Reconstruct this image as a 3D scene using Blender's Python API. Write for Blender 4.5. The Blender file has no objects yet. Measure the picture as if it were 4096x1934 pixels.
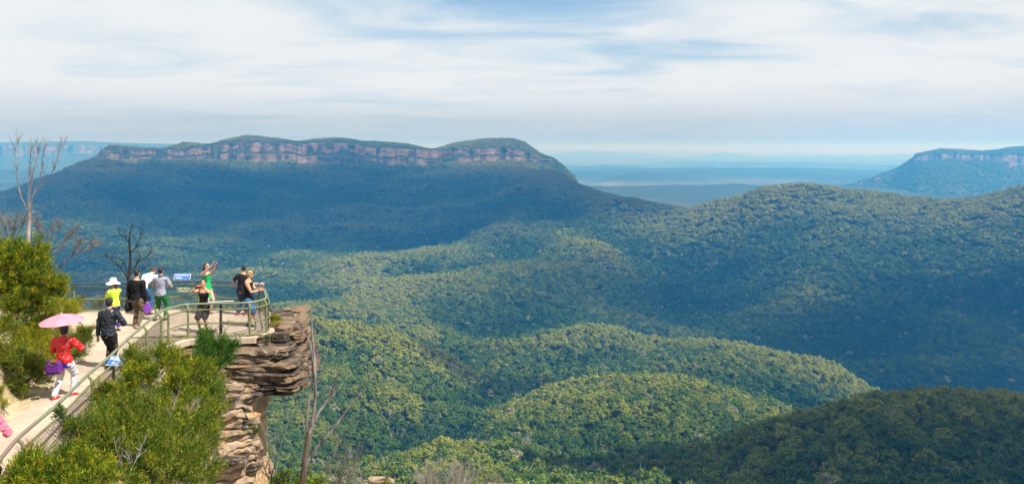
import bpy, bmesh, math, random
import numpy as np
from mathutils import Vector, Matrix, Euler
R = math.radians
SC = bpy.context.scene
COL = SC.collection
rng = np.random.default_rng(7)
random.seed(7)

# ------------------------------------------------------------------ camera
F, HX, HY, CAMH = 3300.0, 2048.0, 590.0, 5.5      # focal length in photo pixels, principal point, height above the path
cam = bpy.data.cameras.new('camera')
cam.sensor_width = 36.0
cam.lens = 36.0 * F / 4096.0
cam.shift_y = -(967.0 - HY) / 4096.0
cam.clip_start = 0.2
cam.clip_end = 120000
cam_o = bpy.data.objects.new('camera', cam)
cam_o.location = (0, 0, CAMH)
cam_o.rotation_euler = (R(90), 0, 0)
COL.objects.link(cam_o)
SC.camera = cam_o
SC.cycles.max_bounces = 5
SC.cycles.diffuse_bounces = 2
SC.cycles.glossy_bounces = 1
SC.cycles.transmission_bounces = 2
SC.cycles.volume_bounces = 0
SC.cycles.transparent_max_bounces = 8
SC.cycles.caustics_reflective = False
SC.cycles.caustics_refractive = False

# ------------------------------------------------------------------ sun, sky, exposure
SUN_EL = R(54)
SUN_DIR = Vector((math.cos(SUN_EL) * 0.85, -math.cos(SUN_EL) * 0.527, math.sin(SUN_EL)))   # towards the sun
SUN_DIR.normalize()
sun = bpy.data.lights.new('sun', 'SUN')
sun.energy = 5.0
sun.angle = R(0.5)
sun.color = (1.0, 0.96, 0.90)
sun_o = bpy.data.objects.new('sun', sun)
sun_o.rotation_euler = SUN_DIR.to_track_quat('Z', 'Y').to_euler()
COL.objects.link(sun_o)

vs = SC.view_settings
vs.view_transform = 'Standard'
vs.look = 'None'
vs.exposure = 0.74
vs.gamma = 1.0
vs.use_curve_mapping = False

world = bpy.data.worlds.new('World')
SC.world = world
world.use_nodes = True
NT = world.node_tree
NT.nodes.clear()

class G:
    """small helper for wiring shader nodes"""
    def __init__(s, nt): s.nt = nt
    def n(s, typ, **kw):
        nd = s.nt.nodes.new(typ)
        for k, v in kw.items(): setattr(nd, k, v)
        return nd
    def put(s, sock, v):
        if hasattr(v, 'is_linked') or hasattr(v, 'links'): s.nt.links.new(v, sock)
        elif v is not None:
            try: sock.default_value = v
            except Exception: sock.default_value = (*v, 1.0)
    def m(s, op, a, b=None, c=None, clamp=False):
        nd = s.n('ShaderNodeMath', operation=op); nd.use_clamp = clamp
        s.put(nd.inputs[0], a)
        if b is not None: s.put(nd.inputs[1], b)
        if c is not None: s.put(nd.inputs[2], c)
        return nd.outputs[0]
    def vm(s, op, a, b=None):
        nd = s.n('ShaderNodeVectorMath', operation=op)
        s.put(nd.inputs[0], a)
        if b is not None: s.put(nd.inputs[1], b)
        return nd.outputs[0]
    def mix(s, f, a, b, blend='MIX'):
        nd = s.n('ShaderNodeMix', data_type='RGBA', blend_type=blend)
        s.put(nd.inputs[0], f); s.put(nd.inputs[6], a); s.put(nd.inputs[7], b)
        return nd.outputs[2]
    def noise(s, vec, scale, detail=3.0, rough=0.55, dist=0.0):
        nd = s.n('ShaderNodeTexNoise')
        if vec is not None: s.put(nd.inputs['Vector'], vec)
        nd.inputs['Scale'].default_value = scale; nd.inputs['Detail'].default_value = detail
        nd.inputs['Roughness'].default_value = rough; nd.inputs['Distortion'].default_value = dist
        return nd.outputs['Fac']
    def ramp(s, f, stops, interp='LINEAR'):
        nd = s.n('ShaderNodeValToRGB'); cr = nd.color_ramp; cr.interpolation = interp
        while len(cr.elements) < len(stops): cr.elements.new(0.5)
        for e, (p, c) in zip(cr.elements, stops):
            e.position = p; e.color = (*c, 1.0) if len(c) == 3 else c
        s.put(nd.inputs[0], f)
        return nd.outputs[0]
    def mapr(s, v, a, b, c=0.0, d=1.0, smooth=False):
        nd = s.n('ShaderNodeMapRange'); nd.clamp = True
        if smooth: nd.interpolation_type = 'SMOOTHSTEP'
        s.put(nd.inputs[0], v)
        for i, x in enumerate((a, b, c, d)): nd.inputs[i + 1].default_value = x
        return nd.outputs[0]
    def comb(s, x, y, z):
        nd = s.n('ShaderNodeCombineXYZ')
        s.put(nd.inputs[0], x); s.put(nd.inputs[1], y); s.put(nd.inputs[2], z)
        return nd.outputs[0]

def build_sky():
    g = G(NT)
    out = g.n('ShaderNodeOutputWorld'); bg = g.n('ShaderNodeBackground')
    tc = g.n('ShaderNodeTexCoord')
    sep = g.n('ShaderNodeSeparateXYZ'); NT.links.new(tc.outputs['Generated'], sep.inputs[0])
    x, y, z = sep.outputs
    sky = g.n('ShaderNodeTexSky', sky_type='NISHITA')
    sky.sun_disc = False
    sky.sun_elevation = SUN_EL
    sky.sun_rotation = math.atan2(SUN_DIR.x, SUN_DIR.y)
    sky.altitude = 900; sky.air_density = 1.2; sky.dust_density = 1.2; sky.ozone_density = 1.5
    blue = g.mix(1.0, sky.outputs[0], (0.62, 0.98, 1.25), 'MULTIPLY')
    # soft stratus sheets, laid on a plane far above so that they flatten towards the horizon
    zz = g.m('MAXIMUM', z, 0.0)
    d = g.m('ADD', zz, 0.10)
    px = g.m('DIVIDE', x, d); py = g.m('DIVIDE', y, d)
    n1 = g.noise(g.comb(g.m('MULTIPLY', px, 0.75), py, 3.7), 0.62, 5.0, 0.5, 0.5)
    n2 = g.noise(g.comb(g.m('MULTIPLY', px, 0.6), py, 9.1), 1.5, 5.0, 0.55, 0.6)
    n3 = g.noise(g.comb(g.m('MULTIPLY', px, 0.9), py, 1.3), 5.0, 4.0, 0.6, 0.3)
    el = g.m('ARCTAN2', z, g.m('SQRT', g.m('ADD', g.m('MULTIPLY', x, x), g.m('MULTIPLY', y, y))))
    azm = g.m('ARCTAN2', x, y)
    def spot(a0, e0, wa, we):
        u = g.m('DIVIDE', g.m('SUBTRACT', azm, a0), wa); v = g.m('DIVIDE', g.m('SUBTRACT', el, e0), we)
        return g.m('EXPONENT', g.m('MULTIPLY', -1.0, g.m('ADD', g.m('MULTIPLY', u, u), g.m('MULTIPLY', v, v))))
    # the openings in the sheet and the thicker belt below them
    hole = g.m('ADD', spot(-0.02, 0.215, 0.16, 0.045), g.m('MULTIPLY', spot(0.10, 0.155, 0.20, 0.03), 0.30))
    hole = g.m('ADD', hole, g.m('MULTIPLY', spot(-0.52, 0.175, 0.12, 0.03), 0.38))
    hole = g.m('ADD', hole, g.m('MULTIPLY', spot(0.50, 0.14, 0.12, 0.03), 0.30))
    c = g.m('ADD', g.m('MULTIPLY', n1, 0.55), g.m('MULTIPLY', n2, 0.42))
    c = g.m('ADD', c, g.m('MULTIPLY', n3, 0.10))
    c = g.m('SUBTRACT', g.m('ADD', c, 0.28), g.m('MULTIPLY', hole, 0.66))
    cover = g.mapr(c, 0.30, 0.78, 0.0, 0.97, True)
    shade = g.mapr(g.m('SUBTRACT', g.m('ADD', g.m('MULTIPLY', n2, 0.9), g.m('MULTIPLY', n1, 0.5)), g.m('MULTIPLY', hole, 0.35)), 0.42, 0.76, 0.0, 1.0, True)
    ccol = g.mix(shade, (5.4, 6.85, 8.0), (8.3, 8.6, 8.6))
    hcol = g.mix(g.mapr(n2, 0.35, 0.7), (4.1, 5.7, 7.3), (4.6, 6.1, 7.5))
    col = g.mix(cover, blue, ccol)
    hz = g.mapr(el, 0.0, 0.085, 0.95, 0.0, True)
    col = g.mix(hz, col, hcol)
    col = g.mix(g.mapr(el, 0.002, 0.022, 0.85, 0.0, True), col, (4.3, 5.2, 6.4))
    NT.links.new(col, bg.inputs['Color'])
    bg.inputs['Strength'].default_value = 0.062
    NT.links.new(bg.outputs[0], out.inputs[0])
build_sky()

# ------------------------------------------------------------------ helpers
def at(px, py, Y):
    """the place at distance Y that the photo shows at pixel (px, py)"""
    return Vector(((px - HX) / F * Y, Y, CAMH - (py - HY) / F * Y))

def ground_at(px, py, z=0.0):
    return at(px, py, (CAMH - z) * F / (py - HY))

def tag(o, label=None, cat=None, group=None, kind=None):
    if label: o['label'] = label
    if cat: o['category'] = cat
    if group: o['group'] = group
    if kind: o['kind'] = kind
    return o

def empty(name, loc=(0, 0, 0), rz=0.0, parent=None):
    o = bpy.data.objects.new(name, None)
    o.location = loc; o.rotation_euler = (0, 0, rz); o.parent = parent
    o.empty_display_size = 0.1
    COL.objects.link(o)
    return o

def link(name, me, mat=None, parent=None, smooth=False):
    if mat is not None and len(me.materials) == 0: me.materials.append(mat)
    if smooth:
        me.polygons.foreach_set('use_smooth', [True] * len(me.polygons))
    o = bpy.data.objects.new(name, me)
    o.parent = parent
    COL.objects.link(o)
    return o

def np_mesh(name, V, Fc):
    """mesh from arrays; Fc is (n,3) or (n,4)"""
    V = np.asarray(V, dtype=np.float32); Fc = np.asarray(Fc, dtype=np.int32)
    me = bpy.data.meshes.new(name)
    me.vertices.add(len(V)); me.vertices.foreach_set('co', V.ravel())
    k = Fc.shape[1]
    me.loops.add(Fc.size); me.loops.foreach_set('vertex_index', Fc.ravel())
    me.polygons.add(len(Fc)); me.polygons.foreach_set('loop_start', np.arange(0, Fc.size, k, dtype=np.int32))
    me.update(calc_edges=True)
    return me

def grid_faces(nr, nc):
    i = np.arange(nr - 1)[:, None] * nc + np.arange(nc - 1)[None, :]
    i = i.ravel()
    return np.stack([i, i + 1, i + nc + 1, i + nc], 1)

def sstep(a, b, x):
    t = np.clip((x - a) / (b - a), 0, 1); return t * t * (3 - 2 * t)

# value noise on arrays (for shapes, not for colours)
_perm = np.random.default_rng(11).random((256, 256)).astype(np.float64)
def vnoise(x, y):
    xi = np.floor(x).astype(int); yi = np.floor(y).astype(int)
    fx = x - xi; fy = y - yi
    fx = fx * fx * (3 - 2 * fx); fy = fy * fy * (3 - 2 * fy)
    a = _perm[xi & 255, yi & 255]; b = _perm[(xi + 1) & 255, yi & 255]
    c = _perm[xi & 255, (yi + 1) & 255]; d = _perm[(xi + 1) & 255, (yi + 1) & 255]
    return (a * (1 - fx) + b * fx) * (1 - fy) + (c * (1 - fx) + d * fx) * fy - 0.5
def fbm(x, y, o=4, g=0.5):
    s = 0; a = 1.0
    for k in range(o):
        s = s + a * vnoise(x * 2 ** k + 17.3 * k, y * 2 ** k + 9.1 * k); a *= g
    return s

def new_mat(name):
    m = bpy.data.materials.new(name); m.use_nodes = True
    nt = m.node_tree
    b = nt.nodes['Principled BSDF']
    return m, G(nt), b

def plain(name, col, rough=0.6, spec=0.3, metal=0.0, var=0.12, scale=18.0, bump=0.0, bscale=60.0):
    """a painted or cloth surface with slight unevenness of its own"""
    m, g, b = new_mat(name)
    tc = g.n('ShaderNodeTexCoord')
    f = g.noise(tc.outputs['Object'], scale, 4.0, 0.6)
    lo = tuple(c * (1 - var) for c in col); hi = tuple(min(1, c * (1 + var)) for c in col)
    c = g.mix(g.mapr(f, 0.3, 0.7), lo, hi)
    g.put(b.inputs['Base Color'], c)
    b.inputs['Roughness'].default_value = rough
    b.inputs['Specular IOR Level'].default_value = spec
    b.inputs['Metallic'].default_value = metal
    if bump:
        bn = g.n('ShaderNodeBump'); bn.inputs['Strength'].default_value = bump; bn.inputs['Distance'].default_value = 0.02
        g.put(bn.inputs['Height'], g.noise(tc.outputs['Object'], bscale, 3.0))
        g.nt.links.new(bn.outputs[0], b.inputs['Normal'])
    return m
# ------------------------------------------------------------------ the valley: canopy heights read off as (px, py, distance)
TP = '''
1100 1934 520;1400 1934 520;1600 1934 500;1800 1934 500;2200 1934 500;2600 1934 470;3000 1934 450;3600 1934 430;4300 1934 430;600 1934 520;0 1934 520
2650 1900 520;2900 1760 580;3050 1700 610;3200 1650 640;3400 1605 660;3650 1590 680;3900 1600 690;4096 1610 700;4400 1630 700;3600 1800 500;4000 1850 480
1200 1900 600;1500 1850 620;1700 1770 660;1810 1752 670;1970 1757 670;2100 1850 620;2500 1850 640;2300 1750 780;2600 1700 850;2750 1650 950;2100 1700 820
1450 1835 760;1600 1795 850;1833 1743 1000;1850 1600 1200;1875 1480 1450;1700 1780 910
1300 1700 830;1500 1690 900;1650 1590 1010;1300 1500 1020;1300 1400 1130;1243 1278 1250;1405 1298 1250;1566 1330 1250;1647 1371 1260;1809 1427 1350;1500 1450 1080;1700 1480 1180;900 1290 1250;400 1300 1250;0 1320 1250;900 1500 1000;400 1600 900
1970 1678 980;2133 1573 1150;2375 1516 1200;2600 1516 1250;2743 1500 1250;2864 1541 1250;2985 1573 1250;3083 1605 1230;3170 1646 1200
1900 1466 1460;1970 1427 1500;2092 1379 1600;2375 1298 1750;2500 1322 1720;2824 1363 1700;2985 1383 1680;3196 1427 1650;3309 1444 1640;3390 1500 1600;3471 1557 1560
2100 1490 1410;2375 1400 1550;2375 1490 1400;2700 1480 1420;3000 1500 1420;3100 1560 1400;2700 1420 1560
3500 1565 1800;3650 1590 1760;4000 1580 1750;2700 1335 2000;2375 1270 2050;2100 1300 1900
2700 1200 2500;2700 1100 2700;2700 1000 2900;2700 900 3100;2700 838 3200
3200 1400 2000;3200 1300 2150;3200 1150 2400;3200 1000 2650;3200 850 2900;3195 750 3050
3700 1450 1950;3700 1300 2150;3700 1100 2450;3700 950 2700;3700 808 2950;3700 1540 1830
4096 1400 1950;4096 1200 2200;4096 1000 2450;4096 850 2650;4096 757 2800;4450 700 2800;4450 1000 2400;4450 1400 1900;3900 803 2900
2480 797 3300;2600 827 3250;2850 812 3150;2950 792 3120;3050 762 3080;3300 760 3030;3400 774 3020;3550 787 3000
1256 1208 2150;1590 1113 2350;2067 1018 2600;2385 970 2750;1526 1018 2850;1749 994 2950;2385 890 3100;2067 950 3000;1300 1120 2500;1450 1080 2560
1700 1250 2000;2000 1200 2050;2000 1100 2300;1720 1310 1800;1500 1250 1950;1243 1240 1900;1000 1200 2200
1000 1100 2600;1000 1000 3000;1000 900 3500;1000 800 4100;1000 720 4550;1000 662 4820
500 1200 2200;500 1000 3000;500 900 3400;500 800 3900;500 720 4300;500 655 4600
0 1200 2200;0 1000 2800;0 900 3200;0 820 3600;0 792 3750;100 744 3980;200 704 4180;300 668 4380;380 634 4550;-300 900 3600;-300 1100 2600;-300 1934 520;-300 1300 1250
1500 900 3500;1500 800 4100;1500 720 4600;1500 668 4880;2000 900 3200;2000 800 3800;2000 720 4300;2000 662 4720;2100 660 4600;2250 800 3600;2250 692 4200;2330 738 3900;2400 768 3600
'''
ZP = [  # hidden ground: (px, Z, distance)
 (3500, -330, 900), (4200, -330, 900), (3100, -345, 900), (3600, -450, 1250), (4300, -440, 1250), (3300, -445, 1320),
 (2375, -372, 1290), (2700, -385, 1335), (2000, -385, 1280), (2600, -440, 1880), (3000, -470, 1880), (1450, -330, 1420), (900, -330, 1500), (300, -330, 1500), (1450, -395, 1700),
 (2700, -450, 3800), (3200, -450, 3800), (3700, -450, 3800), (4200, -420, 3800), (4500, -400, 3700), (2450, -420, 4200), (2450, -480, 5500), (3300, -500, 5500), (4400, -500, 5500),
 (-300, -420, 4600), (0, -420, 4900), (150, -400, 5500), (-300, -450, 5500), (600, -40, 5500), (1200, -30, 5500), (1800, -40, 5500), (2250, -350, 5500), (350, -330, 5500),
 (1590, -392, 2450), (2067, -352, 2690), (1256, -410, 2260), (1749, -368, 3080), (1526, -380, 2960)]
for k in range(-300, 4500, 480):
    ZP.append((k, -150, 330)); ZP.append((k, -100, 200))
def make_tps():
    P = []; Z = []
    for ln in TP.split('\n'):
        for t in ln.split(';'):
            t = t.split()
            if len(t) == 3:
                px, py, Y = map(float, t)
                P.append((px, Y)); Z.append(CAMH - (py - HY) / F * Y)
    for px, z, Y in ZP:
        P.append((px, Y)); Z.append(z)
    P = np.array(P); Z = np.array(Z)
    Q = np.stack([P[:, 0] / 1000.0, np.log(P[:, 1] / 1000.0) * 2.2], 1)
    n = len(Q)
    def K(A, B):
        r2 = ((A[:, None, :] - B[None, :, :]) ** 2).sum(2)
        return 0.5 * r2 * np.log(r2 + 1e-9)
    M = np.zeros((n + 3, n + 3))
    M[:n, :n] = K(Q, Q) + np.eye(n) * 1e-3
    M[:n, n] = 1; M[:n, n + 1:] = Q; M[n, :n] = 1; M[n + 1:, :n] = Q.T
    w = np.linalg.solve(M, np.concatenate([Z, np.zeros(3)]))
    def f(px, Y):
        px = np.asarray(px, float); Y = np.asarray(Y, float)
        q = np.stack([px.ravel() / 1000.0, np.log(np.maximum(Y.ravel(), 120) / 1000.0) * 2.2], 1)
        o = np.empty(len(q))
        for i in range(0, len(q), 20000):
            qq = q[i:i + 20000]
            o[i:i + 20000] = K(qq, Q) @ w[:n] + w[n] + qq @ w[n + 1:]
        return o.reshape(px.shape)
    return f
TPS = make_tps()
CANOPY = 16.5
# lattice of the canopy surface: rows are distances, columns are bearings
LY = np.exp(np.linspace(math.log(170), math.log(5600), 300))
LP = np.linspace(-420, 4520, 380)
gp, gy = np.meshgrid(LP, LY)
LZ = TPS(gp, gy)
gx = (gp - HX) / F * gy
# gullies and spurs on the slopes
amp = np.clip(gy / 2600.0, 0.15, 1.0)
rid = 1 - 2 * np.abs(fbm(gx / 520.0 + gy / 900.0, gy / 380.0 - gx / 1500.0, 4))
LZ = LZ + amp * (34 * (rid - 0.75) + 10 * fbm(gx / 140, gy / 140, 3))
def bil(px, Y, A):
    i = np.clip((px - LP[0]) / (LP[1] - LP[0]), 0, len(LP) - 1.001)
    lg = (np.log(LY[-1]) - np.log(LY[0])) / (len(LY) - 1)
    j = np.clip((np.log(Y) - np.log(LY[0])) / lg, 0, len(LY) - 1.001)
    i0 = i.astype(int); j0 = j.astype(int); a = i - i0; b = j - j0
    return (A[j0, i0] * (1 - a) + A[j0, i0 + 1] * a) * (1 - b) + (A[j0 + 1, i0] * (1 - a) + A[j0 + 1, i0 + 1] * a) * b

# how much a place stands out (spurs) or lies low (gullies): the woods differ there
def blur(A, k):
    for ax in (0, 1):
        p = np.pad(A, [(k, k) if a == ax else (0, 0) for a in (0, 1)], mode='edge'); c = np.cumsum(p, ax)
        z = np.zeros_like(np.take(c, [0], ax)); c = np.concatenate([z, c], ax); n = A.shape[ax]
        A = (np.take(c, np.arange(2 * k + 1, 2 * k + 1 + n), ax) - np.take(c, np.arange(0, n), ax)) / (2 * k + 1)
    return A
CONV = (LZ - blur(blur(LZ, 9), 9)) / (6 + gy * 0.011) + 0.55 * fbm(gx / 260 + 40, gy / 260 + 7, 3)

# how far the ground slopes are seen: running horizon along each bearing
sl = (LZ - CAMH) / LY[:, None]
RUN = np.maximum.accumulate(sl, 0)
RUN = np.vstack([np.full((1, len(LP)), -9.0), RUN[:-1]])

def mat_forest_floor():
    m, g, b = new_mat('forest_floor')
    tc = g.n('ShaderNodeTexCoord')
    f = g.noise(tc.outputs['Object'], 0.05, 6.0, 0.65)
    f2 = g.noise(tc.outputs['Object'], 0.006, 3.0, 0.5)
    c = g.mix(g.mapr(f, 0.35, 0.7), (0.020, 0.035, 0.012), (0.060, 0.075, 0.028))
    c = g.mix(g.mapr(f2, 0.60, 0.72, 0, 0.5), c, (0.11, 0.09, 0.05))
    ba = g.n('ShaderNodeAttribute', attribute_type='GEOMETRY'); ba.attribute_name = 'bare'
    c = g.mix(g.mapr(g.m('ADD', ba.outputs['Fac'], g.m('MULTIPLY', f, 0.5)), 0.55, 0.85), c, (0.20, 0.19, 0.105))      # painted sunlit patch on the slope, plus bare gully scars
    g.put(b.inputs['Base Color'], c); b.inputs['Roughness'].default_value = 1.0
    b.inputs['Specular IOR Level'].default_value = 0.05
    return m
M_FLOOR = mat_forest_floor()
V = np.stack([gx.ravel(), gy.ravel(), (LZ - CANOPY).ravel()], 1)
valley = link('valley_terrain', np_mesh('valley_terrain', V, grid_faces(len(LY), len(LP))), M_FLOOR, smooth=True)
def sun_and_scars(px, Y):
    a = np.exp(-((px - 1470 + (Y - 2400) * 0.22) / 175.0) ** 2 - ((Y - 2400) / 420.0) ** 2)  # sunlit patch on the slope, put into ground colour, leaf tone and tree density
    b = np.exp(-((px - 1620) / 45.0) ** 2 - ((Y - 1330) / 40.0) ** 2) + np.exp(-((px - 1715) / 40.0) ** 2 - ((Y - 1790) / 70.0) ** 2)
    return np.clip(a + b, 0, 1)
_ba = valley.data.attributes.new('bare', 'FLOAT', 'POINT'); _ba.data.foreach_set('value', (0.95 * sun_and_scars(gp, gy)).ravel().astype(np.float32))  # carries the painted sun patch as well as the bare scars
tag(valley, 'broad forested valley floor and slopes below the lookout', 'valley', kind='structure')

# ------------------------------------------------------------------ table mountain, mesa and far plateau with cliff bands
def mat_cliff(name, haze_pale=0.0):
    m, g, b = new_mat(name)
    geo = g.n('ShaderNodeNewGeometry')
    sep = g.n('ShaderNodeSeparateXYZ'); g.nt.links.new(geo.outputs['Position'], sep.inputs[0])
    x, y, z = sep.outputs
    st = g.noise(g.comb(g.m('MULTIPLY', x, 0.004), g.m('MULTIPLY', y, 0.004), g.m('MULTIPLY', z, 0.11)), 1.0, 4.0, 0.6)
    vt = g.noise(g.comb(g.m('MULTIPLY', x, 0.016), g.m('MULTIPLY', y, 0.016), g.m('MULTIPLY', z, 0.011)), 1.0, 6.0, 0.7, 0.6)
    big = g.noise(geo.outputs['Position'], 0.011, 5.0, 0.62)
    c = g.mix(g.mapr(st, 0.35, 0.65), (0.185, 0.125, 0.10), (0.295, 0.22, 0.18))
    c = g.mix(g.mapr(vt, 0.46, 0.66, 0, 0.6), c, (0.11, 0.085, 0.07))
    c = g.mix(g.mapr(big, 0.475, 0.57, 0, 0.92), c, (0.04, 0.055, 0.03))
    sn = g.n('ShaderNodeSeparateXYZ'); g.nt.links.new(geo.outputs['Normal'], sn.inputs[0])
    veg = g.mapr(sn.outputs[2], 0.22, 0.5)
    grn = g.mix(g.mapr(g.noise(geo.outputs['Position'], 0.05, 4.0, 0.6), 0.35, 0.65), (0.022, 0.038, 0.014), (0.065, 0.085, 0.035))
    c = g.mix(veg, c, grn)
    g.put(b.inputs['Base Color'], c); b.inputs['Roughness'].default_value = 0.95
    b.inputs['Specular IOR Level'].default_value = 0.1
    return m
M_CLIFF = mat_cliff('sandstone_cliff')

def mesa(name, rows, Yc, step, cap_depth, foot_drop, foot_out, seed, tree_h=8.0, rough=14.0, ledge=0.45):
    """rows: (px, crest y, cliff-top y, cliff-foot y). Returns object and sample points for trees."""
    rows = np.array(rows, float)
    px = np.arange(rows[0, 0], rows[-1, 0] + 0.1, step)
    cr, ct, cb = (np.interp(px, rows[:, 0], rows[:, k]) for k in (1, 2, 3))
    n = len(px); xs = (px - HX) / F * Yc
    ct = ct + 9 * fbm(px / 38.0 + seed, px * 0 + 1.5, 3); cb = cb + 15 * fbm(px / 55.0, px * 0 + seed, 4)
    ct = np.maximum(ct, cr + 1.0); cb = np.maximum(cb, ct + 5)
    rg = np.random.default_rng(seed)
    but = rough * (3.0 * fbm(xs / 330.0 + seed, xs * 0 + 0.5, 2) + 1.6 * fbm(xs / 90.0, xs * 0 + seed, 3) + 0.9 * fbm(xs / 28.0, xs * 0 + 2.5 * seed, 2))
    Yl = Yc + (np.interp(px, rows[:, 0], rows[:, 4]) if rows.shape[1] > 4 else 0)
    zc = CAMH - (cr - HY) / F * (Yl + cap_depth) - tree_h
    zt = CAMH - (ct - HY) / F * Yl
    zb = CAMH - (cb - HY) / F * Yl
    prof = []   # (Y offset, Z, roughness weight)
    prof.append((-foot_out * 1.9, zb - foot_drop * 1.9, 0.2)); prof.append((-foot_out, zb - foot_drop, 0.3))
    prof.append((-foot_out * 0.35, zb - foot_drop * 0.3, 0.6)); prof.append((-4 + 0 * px, zb, 1.0))
    zl = zb + (zt - zb) * (ledge + 0.06 * fbm(xs / 200, xs * 0 + 8, 2))
    for k in range(1, 7):
        t = k / 6.0; prof.append((1.5 * t + 5 * fbm(xs / 60, xs * 0 + 3 * k, 2), zb + (zl - zb) * t, 1.0))
    lw = 13 + 16 * np.clip(fbm(xs / 150, xs * 0 + 31, 2) + 0.3, 0, 1)
    prof.append((lw, zl + 3, 1.0))
    for k in range(1, 9):
        t = k / 8.0; prof.append((lw + 2 + 2 * t + 5 * fbm(xs / 45, xs * 0 + 3 * k + 40, 2), zl + 3 + (zt - zl - 3) * t, 1.0))
    top = np.maximum(zc, zt - 2)
    for t in (0.12, 0.3, 0.55, 0.8, 1.0):
        prof.append((lw + 4 + (cap_depth - lw) * t, zt + (top - zt) * math.sin(t * math.pi / 2) ** 0.9 + 2.0 * fbm(xs / 60, xs * 0 + t * 9, 2), 0.4 * (1 - t)))
    prof.append((cap_depth * 1.6, top - 12, 0)); prof.append((cap_depth * 2.6, top - 130, 0)); prof.append((cap_depth * 3.5, top - 420, 0))
    rowsV = []
    for dy, z, w in prof:
        Y = Yl + dy + w * but + 0 * px
        rowsV.append(np.stack([(px - HX) / F * Y, Y, z + 0 * px], 1))
    V = np.concatenate(rowsV)
    o = link(name, np_mesh(name, V, grid_faces(len(prof), n)), M_CLIFF)
    return o, np.stack(rowsV)

MT = [(372,640,642,648),(405,604,606,640),(440,581,586,640),(533,587,597,642),(626,597,602,645),(700,580,603,650),(735,568,603,655),(800,574,588,655),(834,578,580,652),(843,577,580,650),
 (890,561,574,648),(983,540,572,646),(1076,549,570,648),(1193,566,572,655),(1270,555,570,656),(1348,551,571,658),(1410,556,574,660),(1449,566,582,664),(1488,564,588,668),
 (1620,573,596,672),(1729,598,604,664),(1814,571,596,658),(1930,555,592,655),(2008,552,592,654),(2060,556,596,652),(2100,568,604,650),(2125,587,612,652),(2163,614,628,655),(2218,634,645,662),(2257,672,676,686),(2300,712,714,718)]
mt_o, MTV = mesa('table_mountain', MT, 4880, 4.0, 330, 70, 150, 3)
tag(mt_o, 'long flat topped mountain with a pink sandstone cliff band', 'mountain', kind='structure')
RM = [(3340,765,766,768),(3426,737,740,748),(3484,718,722,732),(3581,681,686,697),(3620,655,660,672),(3651,637,640,652),(3670,615,622,640),(3717,607,618,640),(3756,595,616,642),(3833,599,618,644),(3930,605,620,650),(3988,601,622,662),
 (4027,591,620,670),(4096,585,622,672),(4300,575,620,670)]
rm_o, RMV = mesa('distant_mesa', RM, 7600, 5.0, 420, 230, 700, 5, rough=26)
tag(rm_o, 'hazy blue flat topped mesa at the right edge', 'mesa', kind='structure')
LM = [(-320,566,580,618),(0,566,579,620),(90,566,582,620),(200,564,584,622),(335,562,580,616),(420,566,588,616),(560,571,590,620),(760,574,590,622),(1000,578,592,622)]
lm_o, LMV = mesa('far_plateau', LM, 13500, 6.0, 900, 330, 1700, 9, rough=45)
tag(lm_o, 'pale far plateau with cliffs at the left horizon', 'plateau', kind='structure')

# far lowland and ranges out to the horizon
FY = np.exp(np.linspace(math.log(5300), math.log(62000), 210)); FP = np.linspace(-700, 4800, 330)
fp, fy = np.meshgrid(FP, FY); fx = (fp - HX) / F * fy
fz = -455 + 150 * fbm(fx / 2600, fy / 1500, 5, 0.55) + 110 * (0.4 - np.abs(fbm(fx / 3300 + 5, fy / 1700 + 3, 3)))
def ridge(py_pts, Y0, w):
    a = np.array(py_pts, float)
    z = CAMH - (np.interp(fp, a[:, 0], a[:, 1]) + 9 * fbm(fp / 190, fp * 0 + Y0 / 1000, 5) - HY) / F * Y0
    base = -520
    t = np.abs(fy - Y0 - 0.12 * Y0 * fbm(fp / 500, fp * 0 + 2, 2)) / w
    return base + (z - base) * np.exp(-t ** 1.5)
for r in ([(2200, 700), (2500, 688), (2750, 657), (2900, 652), (3100, 662), (3350, 658), (3520, 640), (3590, 624), (3660, 622), (3800, 640), (4800, 650), (1500, 690), (-700, 690)], 17500, 2600), \
         ([(-700, 640), (2200, 620), (2330, 603), (2600, 613), (2750, 625), (2900, 614), (3200, 622), (3400, 626), (3560, 618), (4800, 620)], 33000, 5200), \
         ([(-700, 600), (2200, 599), (2700, 604), (3300, 611), (4800, 605)], 52000, 7000), \
         ([(-700, 660), (2300, 735), (2450, 712), (2560, 690), (2720, 702), (2900, 722), (3200, 735), (4800, 760)], 10800, 1100), \
         ([(-700, 720), (2300, 760), (2600, 790), (3000, 740), (3300, 730), (3500, 745), (4800, 760)], 8800, 700):
    fz = np.maximum(fz, ridge(*r))
def mat_far():
    m, g, b = new_mat('far_country')
    geo = g.n('ShaderNodeNewGeometry')
    f = g.noise(geo.outputs['Position'], 0.0011, 6.0, 0.62)
    f2 = g.noise(geo.outputs['Position'], 0.012, 4.0, 0.6)
    c = g.mix(g.mapr(f, 0.44, 0.62), (0.065, 0.08, 0.055), (0.135, 0.145, 0.105))
    c = g.mix(g.mapr(f2, 0.4, 0.7, 0.0, 0.5), c, (0.04, 0.055, 0.03))
    sp_ = g.n('ShaderNodeSeparateXYZ'); g.nt.links.new(geo.outputs['Position'], sp_.inputs[0])
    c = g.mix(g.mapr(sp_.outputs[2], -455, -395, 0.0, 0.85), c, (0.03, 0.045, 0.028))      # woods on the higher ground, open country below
    c = g.mix(g.mapr(sp_.outputs[1], 16000, 36000, 0.0, 0.6), c, (0.19, 0.195, 0.17))      # distance haze painted in: the land pales farther out
    g.put(b.inputs['Base Color'], c); b.inputs['Roughness'].default_value = 1.0
    b.inputs['Specular IOR Level'].default_value = 0.0
    return m
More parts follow.
